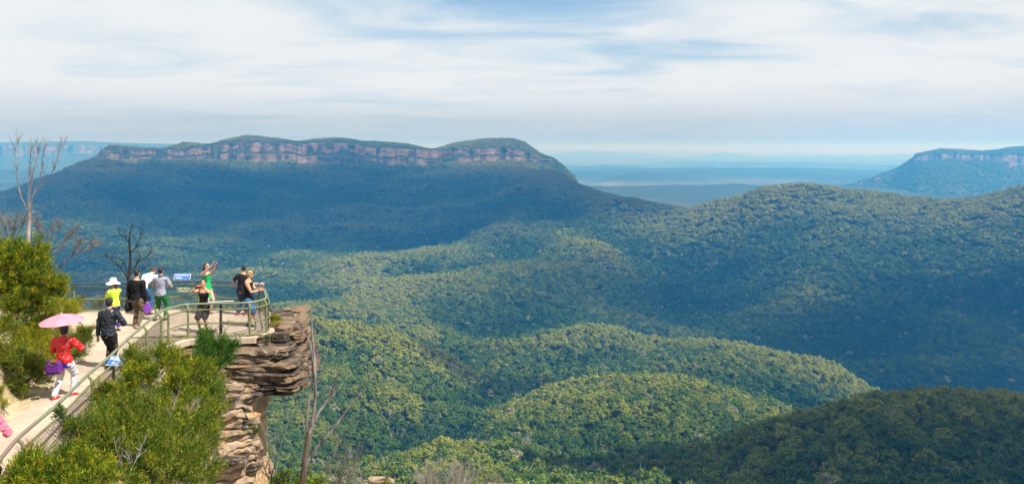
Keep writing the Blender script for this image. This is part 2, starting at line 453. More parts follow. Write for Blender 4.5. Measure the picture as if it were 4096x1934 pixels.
far_o = link('far_terrain', np_mesh('far_terrain', np.stack([fx.ravel(), fy.ravel(), fz.ravel()], 1), grid_faces(len(FY), len(FP))), mat_far(), smooth=True)
tag(far_o, 'low hazy hills and ranges fading to the horizon', 'hills', kind='structure')

# ------------------------------------------------------------------ haze
def make_haze():
    bm = bmesh.new(); bmesh.ops.create_cube(bm, size=1.0)
    me = bpy.data.meshes.new('haze'); bm.to_mesh(me); bm.free()
    m = bpy.data.materials.new('haze'); m.use_nodes = True; nt = m.node_tree; nt.nodes.clear()
    out = nt.nodes.new('ShaderNodeOutputMaterial'); pv = nt.nodes.new('ShaderNodeVolumePrincipled')
    pv.inputs['Color'].default_value = HAZE_COL
    pv.inputs['Absorption Color'].default_value = (1, 0.80, 1, 1)
    pv.inputs['Density'].default_value = HAZE_D
    pv.inputs['Anisotropy'].default_value = 0.18
    nt.links.new(pv.outputs[0], out.inputs['Volume'])
    o = link('haze', me, m)
    x0, x1, y0, y1, z0, z1 = -56000, 56000, -1500, 64000, -900, 168
    o.location = ((x0 + x1) / 2, (y0 + y1) / 2, (z0 + z1) / 2); o.scale = (x1 - x0, y1 - y0, z1 - z0)
    tag(o, 'thin blue haze hanging in the valley air', 'haze', kind='stuff')
HAZE_COL = (0.055, 0.385, 1.0, 1.0); HAZE_D = 1.35e-4
make_haze()

# ------------------------------------------------------------------ broken cloud above the valley that throws the moving shadows
def make_cloud(i, px, py, Y, rx, ry, label, H=1250.0, thick=210.0, rot=0.0):
    g0 = at(px, py, Y)
    c = g0 + SUN_DIR * (H / SUN_DIR.z)
    bm = bmesh.new(); bmesh.ops.create_icosphere(bm, subdivisions=4, radius=1.0)
    cs, sn = math.cos(rot), math.sin(rot)
    for v in bm.verts:
        a = math.atan2(v.co.y, v.co.x)
        k = 1 + 0.55 * float(fbm(np.array(1.6 * math.cos(a) + 7 * i), np.array(1.6 * math.sin(a) + 3.3), 3))
        h = 1 + 1.1 * float(fbm(np.array(v.co.x * 3.3 + i), np.array(v.co.y * 3.3 - i), 4))
        x, y = v.co.x * rx * k, v.co.y * ry * k
        v.co = Vector((x * cs - y * sn, x * sn + y * cs, (v.co.z * abs(v.co.z) ** 1.4 * thick * h * (1.0 if v.co.z > 0 else 0.35))))
    me = bpy.data.meshes.new('cloud'); bm.to_mesh(me); bm.free()
    o = link('cloud', me, M_CLOUD, smooth=True); o.location = c
    tag(o, label, 'cloud', 'clouds drifting above the valley')
def mat_cloud():
    m = bpy.data.materials.new('cloud_vapour'); m.use_nodes = True; nt = m.node_tree; nt.nodes.clear()
    out = nt.nodes.new('ShaderNodeOutputMaterial'); pv = nt.nodes.new('ShaderNodeVolumePrincipled')
    pv.inputs['Color'].default_value = (0.97, 0.97, 0.97, 1); pv.inputs['Density'].default_value = 0.016
    nt.links.new(pv.outputs[0], out.inputs['Volume'])
    return m
M_CLOUD = mat_cloud()
CLOUDS = [   # (px, py, distance of the shadow, half sizes, thickness, name)
 (3950, 1850, 545, 270, 240, 330, 'cloud above the near hillside'),
 (3850, 1280, 2150, 640, 440, 85, 'cloud above the right hand slope'),
 (900, 795, 4060, 2300, 1080, 140, 'cloud above the table mountain slope'),
 (2250, 850, 3600, 600, 420, 110, 'cloud above the foot of the mountain'),
 (2650, 1090, 2400, 700, 380, 40, 'thin cloud above the middle of the valley'),
 (150, 1080, 2550, 560, 480, 60, 'thin cloud above the valley left of the sunlit slope'),
 (1900, 1480, 1330, 260, 90, 60, 'small cloud above the middle gully'),
]
for i, (px, py, Y, rx, ry, th, lb) in enumerate(CLOUDS):
    make_cloud(i + 1, px, py, Y, rx, ry, lb, thick=th, H=620.0 if i == 0 else 1250.0)

# ------------------------------------------------------------------ forest
def mat_leaf(name, dark, mid, light, odd=None, odd_at=0.9, rnd='OBJ', trans=0.15, vary=0.5, tone=False):
    m, g, b = new_mat(name)
    oi = g.n('ShaderNodeObjectInfo')
    geo = g.n('ShaderNodeNewGeometry')
    r = oi.outputs['Random']
    t = r
    if tone:
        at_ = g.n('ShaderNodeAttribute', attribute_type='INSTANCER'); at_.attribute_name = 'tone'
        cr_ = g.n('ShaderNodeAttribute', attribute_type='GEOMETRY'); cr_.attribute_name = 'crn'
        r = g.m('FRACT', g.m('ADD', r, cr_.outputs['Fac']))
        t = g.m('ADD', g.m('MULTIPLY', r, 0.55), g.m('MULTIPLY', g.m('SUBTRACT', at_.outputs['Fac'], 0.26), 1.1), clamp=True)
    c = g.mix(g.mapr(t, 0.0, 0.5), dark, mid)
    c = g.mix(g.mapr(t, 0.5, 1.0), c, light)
    if odd is not None:
        r2 = g.m('FRACT', g.m('MULTIPLY', r, 37.7))
        c = g.mix(g.m('GREATER_THAN', r2, odd_at), c, odd)
    isl = geo.outputs['Random Per Island']
    hsv = g.n('ShaderNodeHueSaturation')
    g.put(hsv.inputs['Hue'], g.mapr(isl, 0, 1, 0.478, 0.515))
    g.put(hsv.inputs['Value'], g.mapr(g.m('FRACT', g.m('MULTIPLY', isl, 13.3)), 0, 1, 1 - vary, 1 + vary))
    g.put(hsv.inputs['Color'], c)
    g.nt.links.new(hsv.outputs[0], b.inputs['Base Color'])
    b.inputs['Roughness'].default_value = 0.6
    b.inputs['Specular IOR Level'].default_value = 0.08
    if trans:
        tr = g.n('ShaderNodeBsdfTranslucent'); g.nt.links.new(hsv.outputs[0], tr.inputs['Color'])
        mx = g.n('ShaderNodeMixShader'); mx.inputs[0].default_value = trans
        out = g.nt.nodes['Material Output']
        g.nt.links.new(b.outputs[0], mx.inputs[1]); g.nt.links.new(tr.outputs[0], mx.inputs[2])
        g.nt.links.new(mx.outputs[0], out.inputs['Surface'])
    return m
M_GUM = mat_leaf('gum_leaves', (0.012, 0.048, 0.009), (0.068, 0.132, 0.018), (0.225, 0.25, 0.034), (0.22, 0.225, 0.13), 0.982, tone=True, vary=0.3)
def mat_bark(name, a, b_, scale=6.0):
    m, g, b = new_mat(name)
    tc = g.n('ShaderNodeTexCoord')
    v = g.n('ShaderNodeMapping'); v.inputs['Scale'].default_value = (1, 1, 0.18)
    g.nt.links.new(tc.outputs['Object'], v.inputs[0])
    f = g.noise(v.outputs[0], scale, 5.0, 0.65)
    g.put(b.inputs['Base Color'], g.mix(g.mapr(f, 0.35, 0.65), a, b_))
    b.inputs['Roughness'].default_value = 0.85; b.inputs['Specular IOR Level'].default_value = 0.15
    bn = g.n('ShaderNodeBump'); bn.inputs['Strength'].default_value = 0.6; bn.inputs['Distance'].default_value = 0.02
    g.put(bn.inputs['Height'], f); g.nt.links.new(bn.outputs[0], b.inputs['Normal'])
    return m
M_GUMBARK = mat_bark('pale_gum_bark', (0.22, 0.19, 0.16), (0.50, 0.47, 0.42), 2.0)

def leaf_quads(C, N, size, rg, aspect=1.0):
    """quads at centres C facing N with size (n,), returns V,F"""
    n = len(C)
    N = N / (np.linalg.norm(N, axis=1, keepdims=True) + 1e-9)
    t = rg.normal(size=(n, 3)); t -= (t * N).sum(1, keepdims=True) * N
    t /= np.linalg.norm(t, axis=1, keepdims=True) + 1e-9
    b = np.cross(N, t)
    s = size[:, None] * 0.5
    V = np.stack([C - t * s * aspect - b * s * .6, C + t * s * aspect - b * s, C + t * s * aspect * .7 + b * s, C - t * s * aspect + b * s * .8], 1).reshape(-1, 3)
    return V, np.arange(4 * n).reshape(n, 4)

def crown_mesh(name, rg, h, w, n_clump, per, lsize, base=0.35, flat=0.8, core=True):
    """irregular eucalypt crown: leaf clumps spread in an uneven dome"""
    Cs, Ns, Ss, cores = [], [], [], []
    for k in range(n_clump):
        a = rg.random() * 2 * math.pi; rr = math.sqrt(rg.random()) * 0.5 * w
        top = 1 - (rr / (0.56 * w)) ** 2
        z = h * (base + (1 - base) * (0.22 + 0.78 * top) * (0.55 + 0.45 * rg.random()))
        cr = w * (0.085 + 0.16 * rg.random() ** 1.6)
        c = np.array([rr * math.cos(a), rr * math.sin(a), z - cr * 0.6])
        cores.append((c, cr))
        d = rg.normal(size=(per, 3)); d[:, 2] = np.abs(d[:, 2]) * 0.9 - 0.25
        d /= np.linalg.norm(d, axis=1, keepdims=True)
        rad = cr * (0.55 + 0.65 * rg.random(per) ** 0.7)
        P = c + d * rad[:, None] * np.array([1, 1, flat])
        Cs.append(P); Ns.append(d + rg.normal(size=(per, 3)) * 0.38); Ss.append(lsize * (0.35 + 0.9 * rg.random(per)))
    V, Fc = leaf_quads(np.concatenate(Cs), np.concatenate(Ns), np.concatenate(Ss), rg)
    if core:
        parts = [(V, Fc)]
        for c, cr in cores:     # the dense inside of each clump
            rings = [(c + np.array([0, 0, cr * 0.45 * flat]), 0.25), (c + np.array([0, 0, cr * 0.2 * flat]), 0.62), (c - np.array([0, 0, cr * 0.25 * flat]), 0.62), (c - np.array([0, 0, cr * 0.5 * flat]), 0.2)]
            ang = np.arange(5) * 1.2566
            VV = np.concatenate([p_ + cr * f_ * np.stack([np.cos(ang), np.sin(ang), 0 * ang], 1) for p_, f_ in rings])
            FF = [(i * 5 + j, i * 5 + (j + 1) % 5, (i + 1) * 5 + (j + 1) % 5, (i + 1) * 5 + j) for i in range(3) for j in range(5)]
            parts.append((VV, np.array(FF)))
        V, Fc = joinVF(parts)
    return V, Fc

def tube(path, radii, sides=6, cap=True):
    """V, F (quads) of a tapered tube along a path"""
    P = np.array(path, float); n = len(P)
    T = np.gradient(P, axis=0); T /= np.linalg.norm(T, axis=1, keepdims=True) + 1e-9
    up = np.array([0.31, 0.17, 0.93]) if abs(T[0][2]) < 0.9 else np.array([0.95, 0.2, 0.1])
    A = np.cross(T, up); A /= np.linalg.norm(A, axis=1, keepdims=True) + 1e-9
    B = np.cross(T, A)
    ang = np.linspace(0, 2 * math.pi, sides, endpoint=False)
    r = np.array(radii, float)[:, None, None]
    V = P[:, None, :] + r * (np.cos(ang)[None, :, None] * A[:, None, :] + np.sin(ang)[None, :, None] * B[:, None, :])
    V = V.reshape(-1, 3)
    i = np.arange(n - 1)[:, None] * sides; j = np.arange(sides)[None, :]; j2 = (j + 1) % sides
    Fq = np.stack([i + j, i + j2, i + sides + j2, i + sides + j], 2).reshape(-1, 4)
    return V, Fq

def joinVF(parts):
    Vs, Fs, o = [], [], 0
    for V, Fc in parts:
        Vs.append(V); Fs.append(Fc + o); o += len(V)
    return np.concatenate(Vs), np.concatenate(Fs)

def trunk_mesh(rg, h, w):
    parts = [tube([(0, 0, -2), (0.1, 0, h * 0.3), (0.25, 0.1, h * 0.62)], [0.4, 0.32, 0.22], 6)]
    for k in range(5):
        a = k * 1.26 + rg.random(); z0 = h * (0.4 + 0.05 * k); rr = w * (0.25 + 0.18 * rg.random())
        parts.append(tube([(0.15, 0.05, z0), (rr * .5 * math.cos(a), rr * .5 * math.sin(a), z0 + h * .14), (rr * math.cos(a), rr * math.sin(a), z0 + h * .30)], [0.18, 0.12, 0.05], 5))
    return joinVF(parts)

rg = np.random.default_rng(21)
NEAR = []
for k in range(7):
    h = 19 + 5 * rg.random(); w = 10.5 + 4 * rg.random()
    V, Fc = crown_mesh('crown', rg, h, w, 19 + int(9 * rg.random()), 66, 0.85, base=0.36 + 0.1 * rg.random())
    cm = np_mesh('gum_crown', V, Fc); cm.materials.append(M_GUM)
    tv, tf = trunk_mesh(rg, h, w); tm = np_mesh('gum_trunk', tv, tf); tm.materials.append(M_GUMBARK)
    NEAR.append((cm, tm, h, w))

PROTO = bpy.data.collections.new('forest_sources')     # not linked: only feeds the instancing below
def proto(name, me):
    o = bpy.data.objects.new(name, me); PROTO.objects.link(o); return o
ni = 0
names = []
for k, (cm, tm, h, w) in enumerate(NEAR):
    nv = len(cm.vertices); cv = np.empty(nv * 3, np.float32); cm.vertices.foreach_get('co', cv); cf = np.arange(0)
    tv = np.empty(len(tm.vertices) * 3, np.float32); tm.vertices.foreach_get('co', tv)
    cq = np.empty(len(cm.loops), np.int32); cm.loops.foreach_get('vertex_index', cq); tq = np.empty(len(tm.loops), np.int32); tm.loops.foreach_get('vertex_index', tq)
    V, Fc = joinVF([(cv.reshape(-1, 3), cq.reshape(-1, 4)), (tv.reshape(-1, 3), tq.reshape(-1, 4))])
    me = np_mesh('gum', V, Fc); me.materials.append(M_GUM); me.materials.append(M_GUMBARK)
    me.polygons.foreach_set('material_index', np.concatenate([np.zeros(len(cq) // 4, np.int32), np.ones(len(tq) // 4, np.int32)]))
    proto('source_%03d' % ni, me); ni += 1
# a leafless grey tree, of which a few stand in every wood
dv, df = trunk_mesh(rg, 26, 9); dv2, df2 = trunk_mesh(rg, 24, 12)
dm = np_mesh('dead_gum', *joinVF([(dv * np.array([.9, .9, 1.15]), df), (dv2, df2)])); dm.materials.append(M_GUMBARK)
proto('source_%03d' % ni, dm); ni += 1
N_NEAR = ni
for k in range(6):
    h = 19 + 5 * rg.random(); w = 11 + 4 * rg.random()
    V, Fc = crown_mesh('crown', rg, h, w, 16, 26, 1.5, base=0.40)
    me = np_mesh('gum_mid', V, Fc); me.materials.append(M_GUM); proto('source_%03d' % ni, me); ni += 1
N_MID = ni - N_NEAR
for k in range(6):     # a patch of several crowns, for the far slopes
    parts = []
    for t in range(5):
        V, Fc = crown_mesh('crown', rg, 19 + 6 * rg.random(), 12 + 4 * rg.random(), 7, 9, 3.4, base=0.45)
        V = V + np.array([(rg.random() - .5) * 24, (rg.random() - .5) * 24, 0]); parts.append((V, Fc))
    V, Fc = joinVF(parts)
    me = np_mesh('gum_patch', V, Fc); me.materials.append(M_GUM)
    a_ = me.attributes.new('crn', 'FLOAT', 'POINT'); a_.data.foreach_set('value', np.concatenate([np.full(len(p[0]), rg.random()) for p in parts]).astype(np.float32)); proto('source_%03d' % ni, me); ni += 1
N_FAR = ni - N_NEAR - N_MID

def scatter(Y0, Y1, area, seed, keep=22.0):
    rg = np.random.default_rng(seed)
    A = 0.5 * (Y1 ** 2 - Y0 ** 2) * (LP[-1] - LP[0] - 160) / F
    n = int(A / area)
    Y = np.sqrt(rg.random(n) * (Y1 ** 2 - Y0 ** 2) + Y0 ** 2)
    px = LP[0] + 80 + rg.random(n) * (LP[-1] - LP[0] - 160)
    z = bil(px, Y, LZ)
    vis = (z + keep - CAMH) / Y > bil(px, Y, RUN)
    bot = (CAMH - z) / Y < 1.75 * (1934 - HY) / F
    side = (px > -330) & (px < 4430)
    k = vis & bot & side & (rg.random(n) > 0.45 * sun_and_scars(px, Y) ** 1.5)  # trees thinned over the painted sun patch and the scars
    px, Y, z = px[k], Y[k], z[k]
    return px, Y, z, rg

PT, ID, SCL, ROT, TON = [], [], [], [], []
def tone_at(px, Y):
    sun_scar = sun_and_scars(px, Y)      # lighter leaves where sunlight is painted on one slope, and at the scars
    return np.clip(0.5 + 0.62 * bil(px, Y, CONV) + 0.7 * sun_scar, 0.0, 1.3)
def add_pts(X, Y, Z, ids, s, r, tone=None):
    PT.append(np.stack([X, Y, Z], 1)); ID.append(ids); SCL.append(s); ROT.append(r)
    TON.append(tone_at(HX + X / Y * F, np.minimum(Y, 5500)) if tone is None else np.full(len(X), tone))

# nearest trees: singled out one by one
px, Y, z, g_ = scatter(360, 1050, 52.0, 1)
sc_ = 0.55 + 0.62 * g_.random(len(px)) ** 1.5; rz_ = g_.random(len(px)) * 6.28; kid = g_.integers(0, N_NEAR - 1, len(px)); kid = np.where(g_.random(len(px)) < 0.018, N_NEAR - 1, kid)
py = HY + (CAMH - z) / Y * F
infr = (kid < N_NEAR - 1) & (px > 1060) & (px < 4120) & (py < 1950) & (py > 1000)
vis = ((z + 4 - CAMH) / Y > bil(px, Y, RUN)) & infr
order = np.argsort(np.where(vis, Y, 1e9))
single = set(order[:300].tolist())
X = (px - HX) / F * Y
for i in sorted(single):
    cm, tm, h, w = NEAR[kid[i]]
    e = empty('gum_tree', (X[i], Y[i], z[i] - CANOPY), rz_[i])
    e.scale = (sc_[i],) * 3
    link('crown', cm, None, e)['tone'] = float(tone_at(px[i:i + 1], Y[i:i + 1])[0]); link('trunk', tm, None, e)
    if px[i] > 2560:
        tag(e, 'tall gum tree in the shaded wood filling the lower right corner', 'tree', 'gum trees on the shaded near hillside')
    else:
        tag(e, 'tall gum tree in the sunlit wood along the bottom edge right of the cliff', 'tree', 'gum trees on the sunlit near hillside')
rest = np.array([i for i in range(len(px)) if i not in single])
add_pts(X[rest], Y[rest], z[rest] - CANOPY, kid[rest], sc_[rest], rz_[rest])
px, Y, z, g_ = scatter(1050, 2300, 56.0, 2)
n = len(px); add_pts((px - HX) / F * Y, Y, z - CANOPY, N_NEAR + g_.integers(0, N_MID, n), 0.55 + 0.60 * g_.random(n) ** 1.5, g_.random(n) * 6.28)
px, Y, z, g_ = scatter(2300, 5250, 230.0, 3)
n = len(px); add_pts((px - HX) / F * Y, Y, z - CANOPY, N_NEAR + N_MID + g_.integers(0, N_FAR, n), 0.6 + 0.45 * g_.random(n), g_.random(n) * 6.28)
# trees on ledge, foot and cap of the table mountain
def on_strip(SV, r0, r1, n, seed, lo=0.5, hi=0.9, mid=True):
    rg = np.random.default_rng(seed)
    j = rg.random(n) * (SV.shape[1] - 1.001); t = rg.random(n)
    j0 = j.astype(int); a = (j - j0)[:, None]
    rr = r0 + t * (r1 - r0 - 1e-3); r_ = rr.astype(int); b = (rr - r_)[:, None]
    P = (SV[r_, j0] * (1 - a) + SV[r_, j0 + 1] * a) * (1 - b) + (SV[r_ + 1, j0] * (1 - a) + SV[r_ + 1, j0 + 1] * a) * b
    base = N_NEAR if mid else N_NEAR + N_MID; m = N_MID if mid else N_FAR
    add_pts(P[:, 0], P[:, 1], P[:, 2] - 3, base + rg.integers(0, m, n), lo + (hi - lo) * rg.random(n), rg.random(n) * 6.28)
on_strip(MTV, 0, 3, 5200, 5, 0.6, 1.0, False)
on_strip(MTV, 9, 11, 800, 6, 0.4, 0.8)
on_strip(MTV, 18.2, 23.9, 9000, 7, 0.5, 0.85)
on_strip(RMV, 0, 3, 4200, 8, 0.8, 1.3, False)
on_strip(RMV, 18.2, 23.9, 2600, 9, 0.6, 1.0, False)

def instancer(name, P, ids, s, r, tn):
    me = bpy.data.meshes.new(name)
    me.vertices.add(len(P)); me.vertices.foreach_set('co', P.astype(np.float32).ravel())
    a = me.attributes.new('src', 'INT', 'POINT'); a.data.foreach_set('value', ids.astype(np.int32))
    a = me.attributes.new('siz', 'FLOAT', 'POINT'); a.data.foreach_set('value', s.astype(np.float32))
    a = me.attributes.new('spin', 'FLOAT', 'POINT'); a.data.foreach_set('value', r.astype(np.float32))
    a = me.attributes.new('tone', 'FLOAT', 'POINT'); a.data.foreach_set('value', tn.astype(np.float32))
    o = link(name, me)
    ng = bpy.data.node_groups.new(name, 'GeometryNodeTree')
    ng.interface.new_socket('Geometry', in_out='INPUT', socket_type='NodeSocketGeometry')
    ng.interface.new_socket('Geometry', in_out='OUTPUT', socket_type='NodeSocketGeometry')
    N = ng.nodes.new; L = ng.links.new
    gi = N('NodeGroupInput'); go = N('NodeGroupOutput'); ci = N('GeometryNodeCollectionInfo')
    ci.inputs['Collection'].default_value = PROTO
    ci.inputs['Separate Children'].default_value = True; ci.inputs['Reset Children'].default_value = True
    ip = N('GeometryNodeInstanceOnPoints'); ip.inputs['Pick Instance'].default_value = True
    def attr(nm, typ):
        q = N('GeometryNodeInputNamedAttribute'); q.data_type = typ; q.inputs[0].default_value = nm; return q.outputs[0]
    L(gi.outputs[0], ip.inputs['Points']); L(ci.outputs[0], ip.inputs['Instance'])
    L(attr('src', 'INT'), ip.inputs['Instance Index']); L(attr('siz', 'FLOAT'), ip.inputs['Scale'])
    cb = N('ShaderNodeCombineXYZ'); L(attr('spin', 'FLOAT'), cb.inputs[2])
    L(cb.outputs[0], ip.inputs['Rotation'])
    L(ip.outputs[0], go.inputs[0])
    md = o.modifiers.new('scatter', 'NODES'); md.node_group = ng
    return o
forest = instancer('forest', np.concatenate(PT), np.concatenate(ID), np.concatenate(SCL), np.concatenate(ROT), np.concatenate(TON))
tag(forest, 'unbroken gum forest covering the valley and far slopes', 'forest', kind='stuff')
print('FOREST', len(np.concatenate(ID)))
# ------------------------------------------------------------------ the lookout: path, platform, hillside
FENCE = [(-6.75, 9.2), (-7.25, 11.68), (-7.63, 12.87), (-7.95, 14.67), (-8.38, 16.46), (-8.64, 17.9), (-8.99, 19.46), (-9.30, 21.0), (-9.59, 22.55), (-9.64, 23.0), (-9.41, 23.8), (-7.57, 24.03), (-7.25, 24.7), (-8.30, 27.7), (-10.65, 28.05), (-14.65, 27.6), (-17.8, 27.4)]
LEFT = [(-9.0, 8.0), (-9.5, 12.0), (-10.06, 16.4), (-10.3, 17.95), (-11.5, 21.7), (-12.0, 23.6), (-14.7, 27.75)]
LY_ = np.array([p[1] for p in LEFT]); LX_ = np.array([p[0] for p in LEFT])
FYr = np.array([9.2, 11.68, 12.87, 14.67, 16.46, 17.9, 19.46, 21.0, 22.55, 23.0]); FXr = np.array([-6.75, -7.25, -7.63, -7.95, -8.38, -8.64, -8.99, -9.30, -9.59, -9.64])
def xl(Y): return float(np.interp(Y, LY_, LX_))
def xr(Y): return float(np.interp(Y, FYr, FXr))

def mat_concrete():
    m, g, b = new_mat('worn_concrete')
    geo = g.n('ShaderNodeNewGeometry'); P = geo.outputs['Position']
    f = g.noise(P, 0.9, 5.0, 0.6); f2 = g.noise(P, 14.0, 5.0, 0.7); f3 = g.noise(P, 90.0, 2.0, 0.5)
    c = g.mix(g.mapr(f, 0.35, 0.68), (0.34, 0.265, 0.195), (0.50, 0.405, 0.31))
    c = g.mix(g.mapr(f2, 0.45, 0.75, 0, 0.4), c, (0.32, 0.25, 0.185))
    c = g.mix(g.mapr(f3, 0.62, 0.75, 0, 0.5), c, (0.25, 0.20, 0.17))
    st = g.noise(P, 2.2, 3.0, 0.5, 1.5)
    c = g.mix(g.mapr(st, 0.57, 0.66, 0, 0.45), c, (0.30, 0.235, 0.18))
    g.put(b.inputs['Base Color'], c); b.inputs['Roughness'].default_value = 0.9; b.inputs['Specular IOR Level'].default_value = 0.2
    bn = g.n('ShaderNodeBump'); bn.inputs['Strength'].default_value = 0.35; bn.inputs['Distance'].default_value = 0.01
    g.put(bn.inputs['Height'], f2); g.nt.links.new(bn.outputs[0], b.inputs['Normal'])
    return m
M_CONC = mat_concrete()
def slab_poly(name, pts, z1, z0, mat, parent=None):
    bm = bmesh.new()
    vs_ = [bm.verts.new((x, y, z1)) for x, y in pts]
    f = bm.faces.new(vs_)
    if f.normal.z < 0: f.normal_flip()
    ext = bmesh.ops.extrude_face_region(bm, geom=[f])
    for e in ext['geom']:
        if isinstance(e, bmesh.types.BMVert): e.co.z = z0
    bmesh.ops.recalc_face_normals(bm, faces=bm.faces[:])
    bmesh.ops.bevel(bm, geom=[e for e in bm.edges if e.verts[0].co.z == z1 and e.verts[1].co.z == z1], offset=0.012, segments=1, affect='EDGES')
    bmesh.ops.triangulate(bm, faces=[q for q in bm.faces if len(q.verts) > 4])
    me = bpy.data.meshes.new(name); bm.to_mesh(me); bm.free()
    return link(name, me, mat, parent)
path = empty('path'); tag(path, 'pale concrete footpath leading to the lookout platform', 'path', kind='structure')
st_ = [8.0, 9.6, 11.5, 13.4, 15.35, 17.3, 19.3, 21.2, 23.0]
for a, b in zip(st_[:-1], st_[1:]):
    ys = [a + 0.013, (a + b) / 2, b - 0.013]
    pts = [(xr(max(y, 9.2)) + 0.10, y) for y in ys] + [(xl(y), y) for y in reversed(ys)]
    slab_poly('concrete_slab', pts, 0.0, -0.3, M_CONC, path)
slab_poly('concrete_slab', [(-9.5, 23.01), (-9.25, 23.68), (-7.45, 23.92), (-7.12, 24.35), (-7.11, 24.75), (-8.13, 27.75), (-8.5, 28.05), (-10.5, 28.22), (-11.99, 28.06), (-11.99, 23.01)], 0.0, -0.17, M_CONC, path)
slab_poly('concrete_slab', [(-12.006, 23.6), (-12.006, 28.06), (-14.75, 27.78)], 0.0, -0.17, M_CONC, path)

def mat_earth():
    m, g, b = new_mat('sandy_earth')
    geo = g.n('ShaderNodeNewGeometry'); P = geo.outputs['Position']
    f = g.noise(P, 1.6, 6.0, 0.65); f2 = g.noise(P, 9.0, 5.0, 0.7)
    c = g.mix(g.mapr(f, 0.38, 0.66), (0.40, 0.31, 0.185), (0.56, 0.46, 0.32))
    c = g.mix(g.mapr(f2, 0.50, 0.72, 0, 0.75), c, (0.19, 0.125, 0.06))
    f4 = g.noise(P, 0.8, 4.0, 0.6, 0.8)
    c = g.mix(g.mapr(f4, 0.56, 0.66, 0, 0.6), c, (0.17, 0.15, 0.055))
    g.put(b.inputs['Base Color'], c); b.inputs['Roughness'].default_value = 0.95; b.inputs['Specular IOR Level'].default_value = 0.1
    bn = g.n('ShaderNodeBump'); bn.inputs['Strength'].default_value = 0.8; bn.inputs['Distance'].default_value = 0.06
    g.put(bn.inputs['Height'], f2); g.nt.links.new(bn.outputs[0], b.inputs['Normal'])
    return m
M_EARTH = mat_earth()
def zg(X, Y):
    X = np.asarray(X, float); Y = np.asarray(Y, float)
    Xl = np.interp(Y, LY_, LX_); Xf = np.interp(Y, FYr, FXr) + 0.2
    n = fbm(X * 1.1 + 5, Y * 1.1, 4)
    z = np.full(X.shape, -0.42)
    d = X - Xf
    right = -0.22 - 0.52 * d + 0.22 * n
    z = np.where(d > 0, np.minimum(right, -0.2), z)
    dl = Xl - X
    bank = -0.03 + 1.25 * sstep(0.35, 1.5, dl) * np.clip(1.15 - (Y - 17) * 0.10, 0.25, 1.25) + 0.22 * np.clip(dl - 1.0, 0, 6) * np.clip(1.0 - (Y - 20) * 0.12, 0, 1) \
        + (0.10 + 0.45 * sstep(0.5, 1.6, dl)) * n * sstep(0.0, 0.4, dl) + 0.02 * n
    z = np.where(dl > -0.02, bank, z)
    z = np.where((Y > 21.6) & (d > -3) & (dl < 0.02), np.minimum(z, -0.6), z)
    z = np.where(Y > 28.35, np.minimum(z, -0.25 - 0.9 * (Y - 28.35) + 0.3 * n), z)
    edge = X - (-0.366 * Y - 0.25)
    z = z - 9.0 * sstep(0.0, 0.7, edge + 0.25 * n)
    return z
nx, ny = 170, 190
hx, hy = np.meshgrid(np.linspace(-26, -2.2, nx), np.linspace(5.0, 36, ny))
hz_ = zg(hx, hy)
hill = link('hillside', np_mesh('hillside', np.stack([hx.ravel(), hy.ravel(), hz_.ravel()], 1), grid_faces(ny, nx)), M_EARTH, smooth=True)
tag(hill, 'sandy bank and shrubby slope either side of the path', 'hillside', kind='structure')
# lower ledge under the outcrop
lx, ly = np.meshgrid(np.linspace(-13, 6, 90), np.linspace(15, 28.5, 70))
lz = -5.15 + 0.55 * fbm(lx * 0.5, ly * 0.5, 4) - 7 * sstep(26.3, 27.3, ly + 0.8 * fbm(lx * 0.6, ly * 0, 3)) - 5 * sstep(0.5, 2.0, lx + fbm(lx * 0, ly * .6, 2))
ledge = link('lower_ledge', np_mesh('lower_ledge', np.stack([lx.ravel(), ly.ravel(), lz.ravel()], 1), grid_faces(70, 90)), M_EARTH, smooth=True)
tag(ledge, 'lower rock ledge at the foot of the outcrop', 'ledge', kind='structure')

